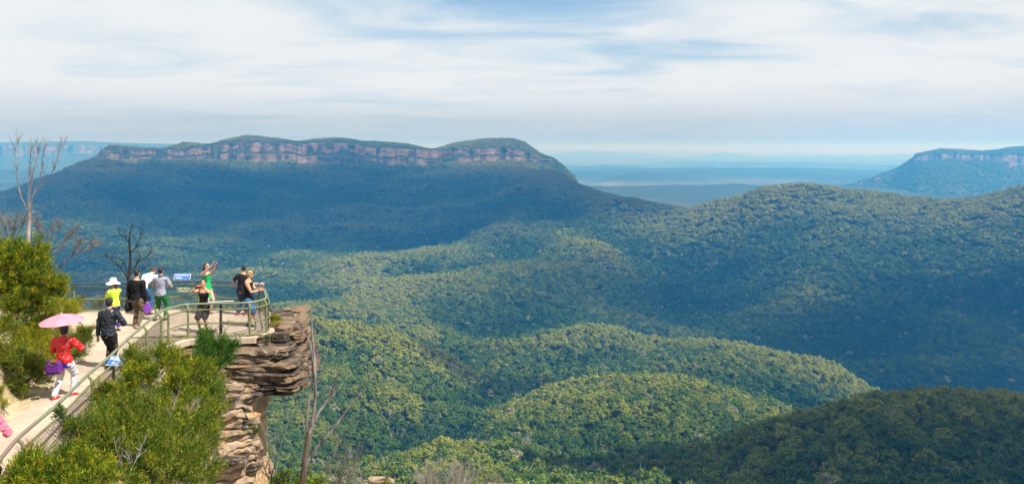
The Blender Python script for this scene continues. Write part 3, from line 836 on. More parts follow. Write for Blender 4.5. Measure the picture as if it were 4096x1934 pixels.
# ------------------------------------------------------------------ sandstone outcrop
def mat_rock(name, tan=(0.42, 0.27, 0.135), dark=(0.085, 0.062, 0.045), grey=(0.27, 0.24, 0.205), k=0.5, strat=7.0):
    m, g, b = new_mat(name)
    geo = g.n('ShaderNodeNewGeometry'); P = geo.outputs['Position']
    oi = g.n('ShaderNodeObjectInfo')
    sep = g.n('ShaderNodeSeparateXYZ'); g.nt.links.new(P, sep.inputs[0])
    w = g.noise(P, 1.4, 3.0, 0.5)
    st = g.noise(g.comb(g.m('MULTIPLY', sep.outputs[0], 0.5), g.m('MULTIPLY', sep.outputs[1], 0.5), g.m('ADD', g.m('MULTIPLY', sep.outputs[2], strat), w)), 1.6, 5.0, 0.7)
    pt = g.noise(P, 2.3, 6.0, 0.68, 0.6)
    fine = g.noise(P, 22.0, 5.0, 0.7)
    c = g.mix(g.mapr(st, 0.35, 0.65), tuple(t * 0.62 for t in tan), tan)
    c = g.mix(g.mapr(g.noise(P, 3.1, 4.0, 0.6), 0.52, 0.64, 0, 0.7), c, (0.30, 0.155, 0.06))
    dk = g.mapr(g.m('ADD', pt, g.m('MULTIPLY', g.m('SUBTRACT', oi.outputs['Random'], 0.5), 0.22)), k - 0.06, k + 0.10)
    c = g.mix(dk, c, dark)
    c = g.mix(g.mapr(g.noise(P, 5.5, 5.0, 0.7, 0.4), 0.56, 0.66, 0, 0.75), c, grey)
    c = g.mix(g.mapr(fine, 0.45, 0.8, 0, 0.55), c, tuple(t * 0.45 for t in dark))
    g.put(b.inputs['Base Color'], c); b.inputs['Roughness'].default_value = 0.92; b.inputs['Specular IOR Level'].default_value = 0.15
    bn = g.n('ShaderNodeBump'); bn.inputs['Strength'].default_value = 0.9; bn.inputs['Distance'].default_value = 0.05
    g.put(bn.inputs['Height'], g.m('ADD', g.m('MULTIPLY', st, 0.8), g.m('MULTIPLY', fine, 0.5)))
    g.nt.links.new(bn.outputs[0], b.inputs['Normal'])
    return m
M_SLAB = mat_rock('weathered_sandstone', tan=(0.25, 0.175, 0.11), dark=(0.060, 0.046, 0.036), k=0.46)
M_FACE = mat_rock('tan_sandstone', tan=(0.50, 0.335, 0.18), k=0.60, strat=4.5)
M_FACED = mat_rock('stained_sandstone', tan=(0.44, 0.32, 0.21), dark=(0.05, 0.04, 0.034), k=0.505, strat=3.0)

def slab_variant(i):
    bm = bmesh.new(); bmesh.ops.create_cube(bm, size=1.0)
    bmesh.ops.subdivide_edges(bm, edges=bm.edges[:], cuts=3, use_grid_fill=True)
    r_ = random.Random(100 + i)
    ox, oy = r_.random() * 50, r_.random() * 50
    for v in bm.verts:
        x, y, z = v.co
        e = max(abs(x), abs(y)) * 2
        rr = 1 - 0.16 * (abs(x) * 2) ** 6 * (abs(y) * 2) ** 6
        f1 = float(fbm(np.array(x * 2.2 + ox + z), np.array(y * 2.2 + oy - z), 3)); f2 = float(fbm(np.array(x * 3 + oy), np.array(y * 3 + ox + 2 * z), 3))
        v.co.x = x * rr * (1 + 0.30 * f1) + 0.06 * f2; v.co.y = y * rr * (1 + 0.42 * f2) + 0.05 * f1
        v.co.z = z * (1 + 0.35 * f1) + 0.16 * f2 + 0.05 * (r_.random() - .5)
    me = bpy.data.meshes.new('rock_slab'); bm.to_mesh(me); bm.free(); me.materials.append(M_SLAB)
    return me
SLABS = [slab_variant(i) for i in range(14)]
outcrop = empty('sandstone_outcrop', (-8, 25, -5)); tag(outcrop, 'layered overhanging sandstone outcrop beneath the lookout platform', 'rock')
def part_at(name, me, loc, rot, scl, parent):
    o = link(name, me, None, parent)
    o.location = Vector(loc) - parent.location; o.rotation_euler = rot; o.scale = scl
    return o
r2 = random.Random(5)
# right hand outline of the layers: z -> X at Y = 25
EDGE_Z = [0.12, 0.02, -0.08, -0.16, -0.28, -0.5, -0.62, -0.78, -0.90, -1.02, -1.2, -1.40, -1.55]
EDGE_X = [-6.55, -6.42, -6.24, -6.16, -6.32, -6.34, -6.22, -6.12, -6.2, -6.12, -6.02, -6.04, -6.35]
z = -1.46
while z < -0.07:
    th = r2.uniform(0.055, 0.15)
    zc = z + th / 2
    xe = float(np.interp(-zc, [-v for v in EDGE_Z], EDGE_X)) - 0.05 + r2.uniform(-0.07, 0.05)
    yf = 23.05 + (0.32 if zc > -0.65 else 0.0) + (0.95 if zc > -0.26 else 0.0)     # the upper layers step back towards the platform
    # front row
    x = xe
    xmin = -10.6 if zc < -0.27 else -7.02
    if zc > -0.22: xmin = -6.95
    while x > xmin:
        L = r2.uniform(0.35, 1.2)
        if zc > -0.22 and x - L < -7.05: L = max(0.2, x + 7.05)
        dep = r2.uniform(0.9, 1.5)
        if r2.random() < 0.35: x -= L * 0.9; continue
        yy = yf + r2.uniform(-0.02, 0.20) + 0.34 * sstep(0.9, 0.0, xe - x) - 0.11 * (x + 8)
        part_at('rock_slab', SLABS[r2.randrange(14)], (x - L / 2, yy + dep / 2, zc), (r2.uniform(-.06, .06), r2.uniform(-.05, .05), r2.uniform(-.22, .16)), (L * 1.12, dep, th * 1.25), outcrop)
        x -= L * r2.uniform(0.85, 0.98)
    # row going back along the drop
    y = yf + 0.8
    while y < 27.9:
        L = r2.uniform(0.6, 1.4)
        xx = xe - 0.33 * max(0, y - 25.2) + r2.uniform(-0.12, 0.05)
        dep = r2.uniform(0.7, 1.1)
        if zc > -0.26: dep = min(dep, max(0.3, xx - (-7.05 - 0.34 * max(0, y - 24.7))))
        part_at('rock_slab', SLABS[r2.randrange(14)], (xx - dep / 2, y + L / 2, zc), (r2.uniform(-.05, .05), r2.uniform(-.06, .06), r2.uniform(-.2, .2)), (dep, L * 1.1, th * 1.25), outcrop)
        y += L * 0.92
    z += th * 0.86
for k in range(9):    # loose slabs lying on top beside the railing
    X, Y = r2.uniform(-6.95, -6.55), r2.uniform(24.9, 26.3)
    X -= 0.36 * max(0, Y - 25.0)
    part_at('rock_slab', SLABS[k], (X + 0.05, Y, 0.045 + r2.uniform(0, 0.03)), (r2.uniform(-.1, .1), r2.uniform(-.1, .1), r2.uniform(0, 3)), (r2.uniform(.35, .7), r2.uniform(.3, .5), r2.uniform(.06, .12)), outcrop)

# the pillar under the overhang: stepped bedding worked into one face
def face_mesh(name, pts, z_top, z_bot, ns, nz, flare, seed, mat, dip=0.0, step=0.16, amp_=0.10, warp=0.12, rough=0.22):
    P = np.array(pts, float); seg = np.sqrt((np.diff(P, axis=0) ** 2).sum(1)); s_ = np.concatenate([[0], np.cumsum(seg)])
    s = np.linspace(0, s_[-1], ns); X = np.interp(s, s_, P[:, 0]); Y = np.interp(s, s_, P[:, 1])
    for _ in range(ns // 26):   # round the corners
        X[1:-1] = (X[:-2] + X[1:-1] + X[2:]) / 3; Y[1:-1] = (Y[:-2] + Y[1:-1] + Y[2:]) / 3
    tx = np.gradient(X); ty = np.gradient(Y); l = np.hypot(tx, ty); nxv, nyv = ty / l, -tx / l
    zz = np.linspace(z_top, z_bot, nz)
    S, Z = np.meshgrid(s, zz)
    bed = (Z + dip * S + warp * fbm(S * 0.9 + seed, Z * 0.7, 4)) / step
    saw = bed - np.floor(bed); lay = np.floor(bed)
    proud = vnoise(lay * 7.7 + seed, S * 0.9 + lay * 3.1) * 1.1 + vnoise(lay * 3.3 + seed, S * 2.6 + lay) * 0.6
    off = amp_ * (1.3 * proud + 0.9 * sstep(0.0, 0.22, saw) * sstep(1.0, 0.85, saw) - 0.45) + rough * fbm(S * 0.9 + 3, Z * 0.9 + seed, 4) + 0.05 * fbm(S * 7, Z * 7, 3) + flare(S / s_[-1], Z)
    V = np.stack([(X[None] + nxv[None] * off).ravel(), (Y[None] + nyv[None] * off).ravel(), Z.ravel()], 1)
    return link(name, np_mesh(name, V, grid_faces(nz, ns)), mat)
# solid bedded mass that the slabs stand out of
def stk(t, Z):
    xe = np.interp(-Z, [-v for v in EDGE_Z], EDGE_X) + 6.2
    return np.where(t > 0.52, xe, 0) * sstep(0.50, 0.62, t) - 0.26 * sstep(-0.70, -0.60, Z) * sstep(0.62, 0.5, t) - 0.75 * sstep(-0.31, -0.25, Z) * sstep(0.62, 0.5, t) - 0.35 * sstep(-1.36, -1.56, Z) * sstep(0.66, 0.5, t)
st_o = face_mesh('rock_mass', [(-10.9, 22.75), (-9.4, 23.06), (-7.7, 23.0), (-6.62, 23.32), (-6.22, 24.1), (-6.24, 25.3), (-7.05, 27.6), (-8.6, 28.2)], 0.03, -1.58, 300, 150, stk, 21, M_SLAB, dip=0.02, step=0.125, amp_=0.11, warp=0.2)
st_o.parent = outcrop; st_o.location = -outcrop.location
under = slab_poly('rock_underside', [(-10.9, 22.9), (-9.4, 23.4), (-7.7, 23.35), (-6.9, 23.7), (-6.5, 24.2), (-6.6, 25.2), (-7.3, 27.4), (-8.6, 27.9), (-11.0, 27.9)], -1.40, -1.62, M_FACED, outcrop); under.location = -outcrop.location
top_ = slab_poly('rock_top', [(-7.08, 24.3), (-6.62, 24.25), (-6.5, 24.9), (-6.6, 25.4), (-7.3, 27.5), (-8.2, 28.0), (-8.1, 27.76), (-7.09, 24.8)], 0.02, -0.2, M_SLAB, outcrop); top_.location = -outcrop.location
fr = lambda t, Z: 0.85 * sstep(-2.05, -1.35, Z) * sstep(0.30, 0.7, t) + 0.16 * np.exp(-((Z + 2.1) / 0.16) ** 2) + 0.45 * sstep(-3.5, -5.0, Z) - 0.1
f2_ = face_mesh('rock_face', [(-7.30, 22.92), (-7.25, 23.5), (-7.42, 24.9), (-8.0, 26.6), (-9.4, 27.6)], -1.30, -6.2, 120, 190, fr, 4, M_FACE, dip=-0.30, step=0.30, amp_=0.05)
f2_.parent = outcrop; f2_.location = -outcrop.location
fl = lambda t, Z: 0.40 * sstep(-1.9, -3.2, Z) * (1 - 0.6 * t) + 0.25 * sstep(-3.6, -5, Z) + 0.15 * sstep(-1.6, -1.25, Z) * t
f1_ = face_mesh('rock_face', [(-11.6, 20.9), (-9.4, 21.6), (-8.1, 22.25), (-7.52, 22.75), (-7.28, 23.1)], -0.95, -6.2, 170, 260, fl, 9, M_FACED, dip=0.12, step=0.21, amp_=0.10, warp=0.6, rough=0.40)
f1_.parent = outcrop; f1_.location = -outcrop.location
for k, (px, py, Y, L, th) in enumerate([(905, 1560, 21.9, 0.75, .30), (960, 1590, 22.5, .6, .34), (985, 1690, 22.6, .55, .30), (1000, 1790, 22.7, .5, .45), (890, 1850, 21.6, 1.1, .22), (1000, 1870, 22.6, .6, .25)]):
    me = SLABS[k].copy(); me.materials.clear(); me.materials.append(M_FACED)
    p = at(px, py, Y + 0.45)
    part_at('rock_block', me, p + Vector((-0.12, 0.22, 0)), (r2.uniform(-.1, .1), r2.uniform(-.2, .12), 0.5 + r2.uniform(-.15, .15)), (L * 1.3, 0.95, th * 0.62), outcrop)
for px, Y, w in ((1525, 25.7, 0.75), (1470, 25.3, 0.35)):
    me = SLABS[3].copy(); me.materials.clear(); me.materials.append(M_FACED)
    o = link('boulder', me); o.location = at(px, 1948, Y); o.scale = (w, 0.6, 0.24); o.rotation_euler = (0, 0.1, 0.4)
    o.location.z = -4.93 if w > 0.5 else -4.97
    tag(o, 'pale flat boulder at the bottom edge right of the dead snag' if w > 0.5 else 'small pale boulder beside the larger one at the bottom edge', 'boulder')

# ------------------------------------------------------------------ railing
def mat_rail():
    m, g, b = new_mat('green_rail_paint')
    geo = g.n('ShaderNodeNewGeometry'); P = geo.outputs['Position']
    sep = g.n('ShaderNodeSeparateXYZ'); g.nt.links.new(P, sep.inputs[0])
    f = g.noise(P, 7.0, 5.0, 0.65)
    c = g.mix(g.mapr(f, 0.35, 0.7), (0.105, 0.125, 0.045), (0.175, 0.195, 0.080))
    rust = g.m('ADD', g.mapr(sep.outputs[1], 15.2, 11.8, 0.0, 0.42), g.noise(P, 3.0, 5.0, 0.7))
    c = g.mix(g.mapr(rust, 0.66, 0.82), c, (0.17, 0.095, 0.07))
    g.put(b.inputs['Base Color'], c); b.inputs['Roughness'].default_value = 0.5; b.inputs['Specular IOR Level'].default_value = 0.35
    return m
def mat_handrail():
    m, g, b = new_mat('worn_handrail')
    geo = g.n('ShaderNodeNewGeometry'); P = geo.outputs['Position']
    sep = g.n('ShaderNodeSeparateXYZ'); g.nt.links.new(P, sep.inputs[0])
    f = g.noise(P, 6.0, 5.0, 0.65)
    c = g.mix(g.mapr(f, 0.35, 0.7), (0.125, 0.145, 0.085), (0.195, 0.215, 0.135))
    rust = g.m('ADD', g.mapr(sep.outputs[1], 14.6, 12.2, 0.0, 0.5), g.noise(P, 2.0, 5.0, 0.7))
    c = g.mix(g.mapr(rust, 0.72, 0.85), c, (0.19, 0.13, 0.11))
    back = g.mapr(sep.outputs[1], 25.8, 26.6)
    c = g.mix(back, c, (0.045, 0.055, 0.075))
    g.put(b.inputs['Base Color'], c); b.inputs['Roughness'].default_value = 0.4; b.inputs['Specular IOR Level'].default_value = 0.4
    return m
M_RAIL = mat_rail(); M_HAND = mat_handrail()
M_WIRE = plain('weathered_wire', (0.085, 0.065, 0.05), 0.6, 0.2, 0.0)
railing = empty('lookout_railing', (-9, 20, 0)); tag(railing, 'green painted pipe railing with chain link around path and platform', 'railing')
def rparent(o, par): o.location = -par.location; return o
def curve_pts(P, r, n=7):
    """polyline with rounded corners"""
    P = [Vector((x, y, 0)) for x, y in P]; out = [P[0]]
    for i_, (a, b, c) in enumerate(zip(P[:-2], P[1:-1], P[2:])):
        d1 = (a - b); d2 = (c - b); rr = min(r.get(i_ + 1, 0.45), d1.length * .45, d2.length * .45)
        p1 = b + d1.normalized() * rr; p2 = b + d2.normalized() * rr
        for k in range(n):
            t = k / (n - 1); out.append((p1 * (1 - t) + b * t) * (1 - t) + (b * (1 - t) + p2 * t) * t)
    out.append(P[-1]); return out
FP_ = curve_pts(FENCE, {9: 0.16, 10: 0.22})
def offset_in(pts, d):
    out = []
    for i, p in enumerate(pts):
        t = (pts[min(i + 1, len(pts) - 1)] - pts[max(i - 1, 0)]).normalized()
        out.append(p + Vector((-t.y, t.x, 0)) * d)      # left of the direction of travel is the path side
    return out
FIN = offset_in(FP_, 0.09)
def pipe(name, pts, z, r, mat, parent, sides=8):
    V, Fc = tube([(p.x, p.y, z) for p in pts], [r] * len(pts), sides)
    o = link(name, np_mesh(name, V, Fc), mat, parent, smooth=True); return rparent(o, parent)
pipe('handrail', FIN, 0.97, 0.033, M_HAND, railing)
for zz in (0.815, 0.42, 0.05): pipe('rail', FP_, zz, 0.0205, M_RAIL, railing)
def post(x, y, tdir):
    nrm = Vector((-tdir.y, tdir.x, 0)).normalized()
    pth = [(x, y, -0.35), (x, y, 0.4), (x, y, 0.80), (x + nrm.x * .03, y + nrm.y * .03, 0.90), (x + nrm.x * .09, y + nrm.y * .09, 0.955)]
    V, Fc = tube(pth, [0.030] * 4 + [0.026], 8)
    po = link('post', np_mesh('post', V, Fc), M_RAIL, railing, smooth=True); rparent(po, railing)
    V, Fc = tube([(x, y, 0.775), (x, y, 0.79), (x, y, 0.845), (x, y, 0.86)], [0.034, 0.042, 0.042, 0.034], 8)
    link('clamp', np_mesh('clamp', V, Fc), M_RAIL, po, smooth=True)
POSTS = FENCE[1:9] + [(-9.62, 23.08), (-9.35, 23.8), (-7.62, 24.025), (-7.36, 24.62), (-7.85, 26.3), (-8.45, 27.68), (-10.65, 28.02), (-12.65, 27.82), (-14.65, 27.6), (-16.4, 27.5)]
cum = FP_
for (x, y) in POSTS:
    k = min(range(len(FP_)), key=lambda i: (FP_[i].x - x) ** 2 + (FP_[i].y - y) ** 2)
    td = FP_[min(k + 1, len(FP_) - 1)] - FP_[max(k - 1, 0)]
    # snap to the rail line
    best = None
    for a, b in zip(FP_[:-1], FP_[1:]):
        ab = b - a
        if ab.length < 1e-4: continue
        t = max(0, min(1, (Vector((x, y, 0)) - a).dot(ab) / ab.length_squared)); q = a + ab * t
        d = (q - Vector((x, y, 0))).length
        if best is None or d < best[0]: best = (d, q, ab)
    post(best[1].x, best[1].y, best[2])
# chain link: real wires, one mesh for each bay
def chain_bay(pts):
    z0, z1, p = 0.055, 0.805, 0.078
    L = [0.0]
    for a, b in zip(pts[:-1], pts[1:]): L.append(L[-1] + (b - a).length)
    tot = L[-1]; La = np.array(L); PX = np.array([q.x for q in pts]); PY = np.array([q.y for q in pts])
    parts = []; r = 0.0042; hgt = z1 - z0
    for sgn in (1, -1):
        s0 = -hgt
        while s0 < tot + hgt:
            a = max(0.0, s0 if sgn > 0 else s0 - hgt); b = min(tot, s0 + hgt if sgn > 0 else s0)
            if b - a > 0.01:
                ss = np.linspace(a, b, 3 if tot < 1.0 else 2 + int((b - a) > 0.4))
                zz = z0 + (ss - s0 if sgn > 0 else s0 - ss)
                pth = np.stack([np.interp(ss, La, PX), np.interp(ss, La, PY), zz], 1)
                parts.append(tube(pth, [r] * len(ss), 3))
            s0 += p
    if not parts: return
    V, Fc = joinVF(parts)
    o = link('chain_link_mesh', np_mesh('chain_link_mesh', V, Fc), M_WIRE, railing); rparent(o, railing)
cuts = [0]
acc = 0.0
for i in range(1, len(FP_)):
    acc += (FP_[i] - FP_[i - 1]).length
    if acc > 1.4: cuts.append(i); acc = 0.0
if cuts[-1] != len(FP_) - 1: cuts.append(len(FP_) - 1)
for a, b in zip(cuts[:-1], cuts[1:]):
    chain_bay(FP_[a:b + 1])

# ------------------------------------------------------------------ signs
M_BLUE = plain('blue_sign', (0.03, 0.13, 0.44), 0.4, 0.4)
M_WHITE = plain('white_sign', (0.78, 0.78, 0.76), 0.5, 0.3, var=0.04)
M_SGREEN = plain('green_sign', (0.13, 0.20, 0.15), 0.55, 0.3)
M_CREAM = plain('cream_letter', (0.66, 0.62, 0.42), 0.6, 0.2, var=0.05)
M_DARK = plain('dark_metal', (0.05, 0.04, 0.035), 0.5, 0.4)
def box_me(name, sx, sy, sz, bev=0.0):
    bm = bmesh.new(); bmesh.ops.create_cube(bm, size=1.0)
    for v in bm.verts: v.co = Vector((v.co.x * sx, v.co.y * sy, v.co.z * sz))
    if bev: bmesh.ops.bevel(bm, geom=bm.edges[:], offset=bev, segments=2, affect='EDGES')
    me = bpy.data.meshes.new(name); bm.to_mesh(me); bm.free(); return me
def sign(name, label, loc, rot, w, h, mface, rows, t=0.012, border=True):
    e = empty(name, loc); e.rotation_euler = rot; tag(e, label, 'sign')
    if border:
        link('backing', box_me('backing', w + 0.02, h + 0.02, t, 0.003), M_WHITE, e)
    p = link('panel', box_me('panel', w, h, t), mface, e); p.location = (0, 0, 0.004)
    for (x0, x1, y0, y1) in rows:
        q = link('print', box_me('print', (x1 - x0) * w, (y1 - y0) * h, 0.004), M_WHITE, p)
        q.location = ((x0 + x1 - 1) / 2 * w, (y0 + y1 - 1) / 2 * h, t / 2 - 0.0005)
    return e
rws = [(0.30, 0.36 + 0.56 * f, y, y + 0.04) for f, y in ((1, .86), (.95, .76), (1, .66), (.9, .56), (.97, .46))] + [(0.06, 0.22, .60, .86), (0.30, 0.9, .26, .30), (0.30, .84, .14, .18)]
s1 = sign('railing_sign', 'small blue and white notice tilted on the railing near the umbrella', (-8.50, 17.72, 0.93), (R(34), 0, R(-6)), 0.32, 0.25, M_BLUE, rws)
br = link('bracket', box_me('bracket', 0.03, 0.03, 0.30), M_RAIL, s1); br.location = (0, 0.02, -0.16)
rws = [(0.04, 0.96, .84, .88), (0.04, .9, .72, .75), (0.04, .94, .60, .63), (0.10, .5, .22, .32)]
s2 = sign('view_panel', 'long blue view panel standing above the back railing', (-11.28, 28.22, 1.09), (R(58), 0, R(3)), 0.54, 0.19, M_BLUE, rws)
for sx in (-.2, .2):
    br = link('bracket', box_me('bracket', 0.03, 0.04, 0.25), M_RAIL, s2); br.location = (sx, -0.08, -0.11)
# the name board on the back railing
nb = empty('name_board', (-11.03, 27.90, 0.70), R(2)); tag(nb, 'green board lettered Cliff View Lookout on the back railing', 'sign')
nbp = link('panel', box_me('panel', 0.62, 0.02, 0.165, 0.004), M_SGREEN, nb)
TEXTS = []
def text_part(txt, size, loc, parent, mat, sx=1.0):
    cu = bpy.data.curves.new('lettering', 'FONT'); cu.body = txt; cu.size = size; cu.extrude = 0.002; cu.align_x = 'CENTER'; cu.align_y = 'CENTER'; cu.offset = 0.0022
    o = bpy.data.objects.new('lettering', cu); COL.objects.link(o)
    bpy.context.view_layer.update()
    me = bpy.data.meshes.new_from_object(o.evaluated_get(bpy.context.evaluated_depsgraph_get()))
    bpy.data.objects.remove(o)
    q = link('lettering', me, mat, parent); q.location = loc; q.rotation_euler = (R(90), 0, 0); q.scale = (sx, 1, 1)
text_part('Cliff  View', 0.082, (-0.07, -0.0135, 0.040), nbp, M_CREAM, 1.15)
text_part('Lookout', 0.082, (-0.07, -0.0135, -0.038), nbp, M_CREAM, 1.15)
for sx in (-.27, .27):
    b_ = link('bolt', box_me('bolt', 0.018, 0.006, 0.018), M_DARK, nbp); b_.location = (sx, -0.012, 0)
# orientation table inside the front railing
ot = empty('orientation_table', (-8.62, 24.42, 0)); tag(ot, 'pale topped orientation table on a dark post inside the front railing', 'table')
V, Fc = tube([(0, 0, 0), (0, 0, 0.5), (0, 0, 0.88)], [0.045, 0.04, 0.04], 8)
link('post', np_mesh('post', V, Fc), M_DARK, ot)
p = link('tabletop', box_me('tabletop', 0.66, 0.34, 0.02, 0.004), M_WHITE, ot); p.location = (0, 0, 0.95); p.rotation_euler = (R(-9), R(-3), 0)
p = link('frame', box_me('frame', 0.64, 0.32, 0.04), plain('brown_frame', (0.09, 0.035, 0.03)), ot); p.location = (0, 0, 0.918); p.rotation_euler = (R(-9), R(-3), 0)
# ------------------------------------------------------------------ shrubs by the path
def mat_shrub(name, dark, mid, yel, brown=None, pscale=4.5):
    m, g, b = new_mat(name)
    geo = g.n('ShaderNodeNewGeometry'); P = geo.outputs['Position']
    isl = geo.outputs['Random Per Island']
    n = g.noise(P, pscale, 3.0, 0.6)
    t = g.m('ADD', g.m('MULTIPLY', isl, 0.45), g.m('MULTIPLY', g.mapr(n, 0.28, 0.72), 0.62))
    c = g.mix(g.mapr(t, 0.25, 0.58), dark, mid)
    c = g.mix(g.mapr(t, 0.60, 0.86), c, yel)
    if brown is not None:
        c = g.mix(g.m('GREATER_THAN', g.m('FRACT', g.m('MULTIPLY', isl, 91.7)), 0.91), c, brown)
    g.put(b.inputs['Base Color'], c)
    b.inputs['Roughness'].default_value = 0.55; b.inputs['Specular IOR Level'].default_value = 0.1
    tr = g.n('ShaderNodeBsdfTranslucent'); g.put(tr.inputs['Color'], c)
    mx = g.n('ShaderNodeMixShader'); mx.inputs[0].default_value = 0.3
    out = g.nt.nodes['Material Output']
    g.nt.links.new(b.outputs[0], mx.inputs[1]); g.nt.links.new(tr.outputs[0], mx.inputs[2]); g.nt.links.new(mx.outputs[0], out.inputs['Surface'])
    return m
M_WATTLE = mat_shrub('wattle_leaf', (0.016, 0.060, 0.005), (0.100, 0.170, 0.008), (0.46, 0.40, 0.015), (0.34, 0.16, 0.03))
M_TEA = mat_shrub('tea_tree_leaf', (0.010, 0.045, 0.006), (0.042, 0.120, 0.010), (0.15, 0.22, 0.02))
M_HEATH = mat_shrub('heath_leaf', (0.018, 0.058, 0.006), (0.085, 0.145, 0.010), (0.36, 0.33, 0.019), (0.34, 0.21, 0.06))
M_GOLD = mat_shrub('golden_shrub_leaf', (0.075, 0.110, 0.008), (0.24, 0.25, 0.015), (0.48, 0.40, 0.019))
M_BARKD = mat_bark('dark_bark', (0.045, 0.035, 0.028), (0.13, 0.105, 0.085), 9.0)
M_DEADW = mat_bark('grey_dead_wood', (0.13, 0.105, 0.09), (0.40, 0.36, 0.33), 7.0)
M_DEADB = mat_bark('brown_dead_twig', (0.075, 0.06, 0.052), (0.20, 0.165, 0.145), 9.0)
M_BLACK = mat_bark('charred_wood', (0.012, 0.011, 0.012), (0.045, 0.04, 0.04), 8.0)

def leaves(C, D, ln, wd, rg):
    """narrow leaves at C pointing along D: rhombus quads folded a little"""
    n = len(C); D = D / (np.linalg.norm(D, axis=1, keepdims=True) + 1e-9)
    t = rg.normal(size=(n, 3)); S = np.cross(D, t); S /= np.linalg.norm(S, axis=1, keepdims=True) + 1e-9
    L = ln * (0.6 + 0.8 * rg.random(n))[:, None]; W = wd * (0.7 + 0.6 * rg.random(n))[:, None]
    V = np.stack([C, C + D * L * 0.45 + S * W * 0.5, C + D * L, C + D * L * 0.5 - S * W * 0.5], 1).reshape(-1, 3)
    return V, np.arange(4 * n).reshape(n, 4)

def shrub(label, blobs, n_sprig, per, ln, wd, mat, seed, base, up=0.6, group='shrubs along the path', cat='shrub', name='shrub', stems=7, bark=None, sprig=0.16, fill=0.45):
    """blobs: (centre, radii). Sprigs of leaves on twigs through the volume, denser near the surface."""
    rg = np.random.default_rng(seed)
    e = empty(name, base); tag(e, label, cat, group)
    b = Vector(base)
    vol = np.array([r[0] * r[1] + r[1] * r[2] + r[0] * r[2] for c, r in blobs]); pick = rg.choice(len(blobs), n_sprig, p=vol / vol.sum())
    C0 = np.array([list(c) for c, r in blobs])[pick]; R0 = np.array([list(r) for c, r in blobs])[pick]
    d = rg.normal(size=(n_sprig, 3)); d[:, 2] = d[:, 2] * 0.9 + 0.25; d /= np.linalg.norm(d, axis=1, keepdims=True)
    rad = fill + (1 - fill) * rg.random(n_sprig) ** 0.6
    lump = 1 + 0.34 * (vnoise(d[:, 0] * 2.3 + seed + pick, d[:, 1] * 2.3 + d[:, 2] * 1.7) * 2)
    S = C0 + d * R0 * (rad * lump)[:, None]
    # gather the sprigs into clumps, so that dark gaps open between them
    nc_ = max(3, n_sprig // 34); hub = rg.integers(0, n_sprig, nc_); own = rg.integers(0, nc_, n_sprig)
    S = S[hub][own] * 0.72 + S * 0.28 * 0 + 0.28 * S[hub][own] + rg.normal(size=(n_sprig, 3)) * np.minimum(R0, 0.5) * 0.155; d = d[hub][own] * 0.7 + d * 0.3
    ax = d * (1 - up) + np.array([0, 0, up]) + rg.normal(size=d.shape) * 0.33; ax /= np.linalg.norm(ax, axis=1, keepdims=True)
    k = np.repeat(np.arange(n_sprig), per); m = len(k)
    tt = rg.random(m)
    C = S[k] + ax[k] * (tt * sprig)[:, None] + rg.normal(size=(m, 3)) * 0.006
    D = ax[k] * (0.75 + 0.5 * tt)[:, None] + rg.normal(size=(m, 3)) * 0.5
    V, Fc = leaves(C, D, ln, wd, rg)
    o = link('foliage', np_mesh('foliage', V - np.array(base), Fc), mat, e)
    parts = []
    for q in range(stems):
        i = rg.integers(0, n_sprig); tip = S[i] - np.array(base); mid = tip * 0.5 + rg.normal(size=3) * 0.08 + np.array([0, 0, 0.05])
        r0 = 0.012 + 0.018 * rg.random()
        parts.append(tube([(0.05 * rg.normal(), 0.05 * rg.normal(), -0.1), mid * 0.5, mid, tip], [r0, r0 * .8, r0 * .55, 0.003], 5))
    # fine twigs carrying the sprigs
    for i in rg.choice(n_sprig, min(n_sprig, 160), replace=False):
        a = S[i] - np.array(base)
        parts.append(tube([a - ax[i] * 0.14 + rg.normal(size=3) * .02, a, a + ax[i] * sprig], [0.004, 0.003, 0.0015], 3))
    V, Fc = joinVF(parts)
    link('stem', np_mesh('stem', V, Fc), bark or M_BARKD, e)
    return e
def B(px, py, Y, rx, ry, rz):
    return (at(px, py, Y), (rx, ry, rz))

GR = 'shrubs between the railing and the cliff edge'; GL = 'shrubs on the bank left of the path'
shrub('large yellow green wattle bush in front of the railing corner', [B(640, 1500, 17.2, .62, .6, .55), B(760, 1560, 17.4, .5, .6, .7), B(560, 1580, 16.8, .5, .6, .6), B(690, 1650, 16.6, .7, .7, .6)], 5200, 9, 0.085, 0.011, M_WATTLE, 31, (-7.0, 17.2, -0.9), 0.55, GR)
shrub('dark green upright tea tree bush against the platform edge', [B(850, 1420, 19.6, .26, .3, .38), B(905, 1400, 19.8, .28, .25, .28), B(835, 1560, 19.2, .30, .35, .6), B(800, 1500, 19.3, .3, .35, .4), B(822, 1365, 19.6, .2, .2, .34), B(850, 1650, 18.9, .26, .3, .5), B(790, 1640, 18.6, .25, .3, .5)], 4200, 12, 0.036, 0.011, M_TEA, 32, (-6.95, 19.3, -1.6), 0.6, GR, sprig=0.14)
shrub('dark green tea tree crown rising in front of the platform slab', [B(825, 1385, 20.6, .24, .22, .36), B(905, 1410, 20.7, .26, .22, .30), B(860, 1440, 20.5, .38, .28, .34)], 2600, 12, 0.036, 0.012, M_TEA, 39, (-7.5, 20.5, -1.6), 0.65, GR, sprig=0.15, fill=0.2)
shrub('feathery green heath bush filling the middle of the foreground', [B(480, 1740, 13.8, .55, .6, .45), B(620, 1800, 14.0, .55, .6, .5), B(380, 1800, 13.2, .4, .5, .4), B(520, 1880, 13.0, .7, .6, .45)], 5200, 11, 0.062, 0.0095, M_HEATH, 33, (-6.3, 13.7, -0.8), 0.5, GR)
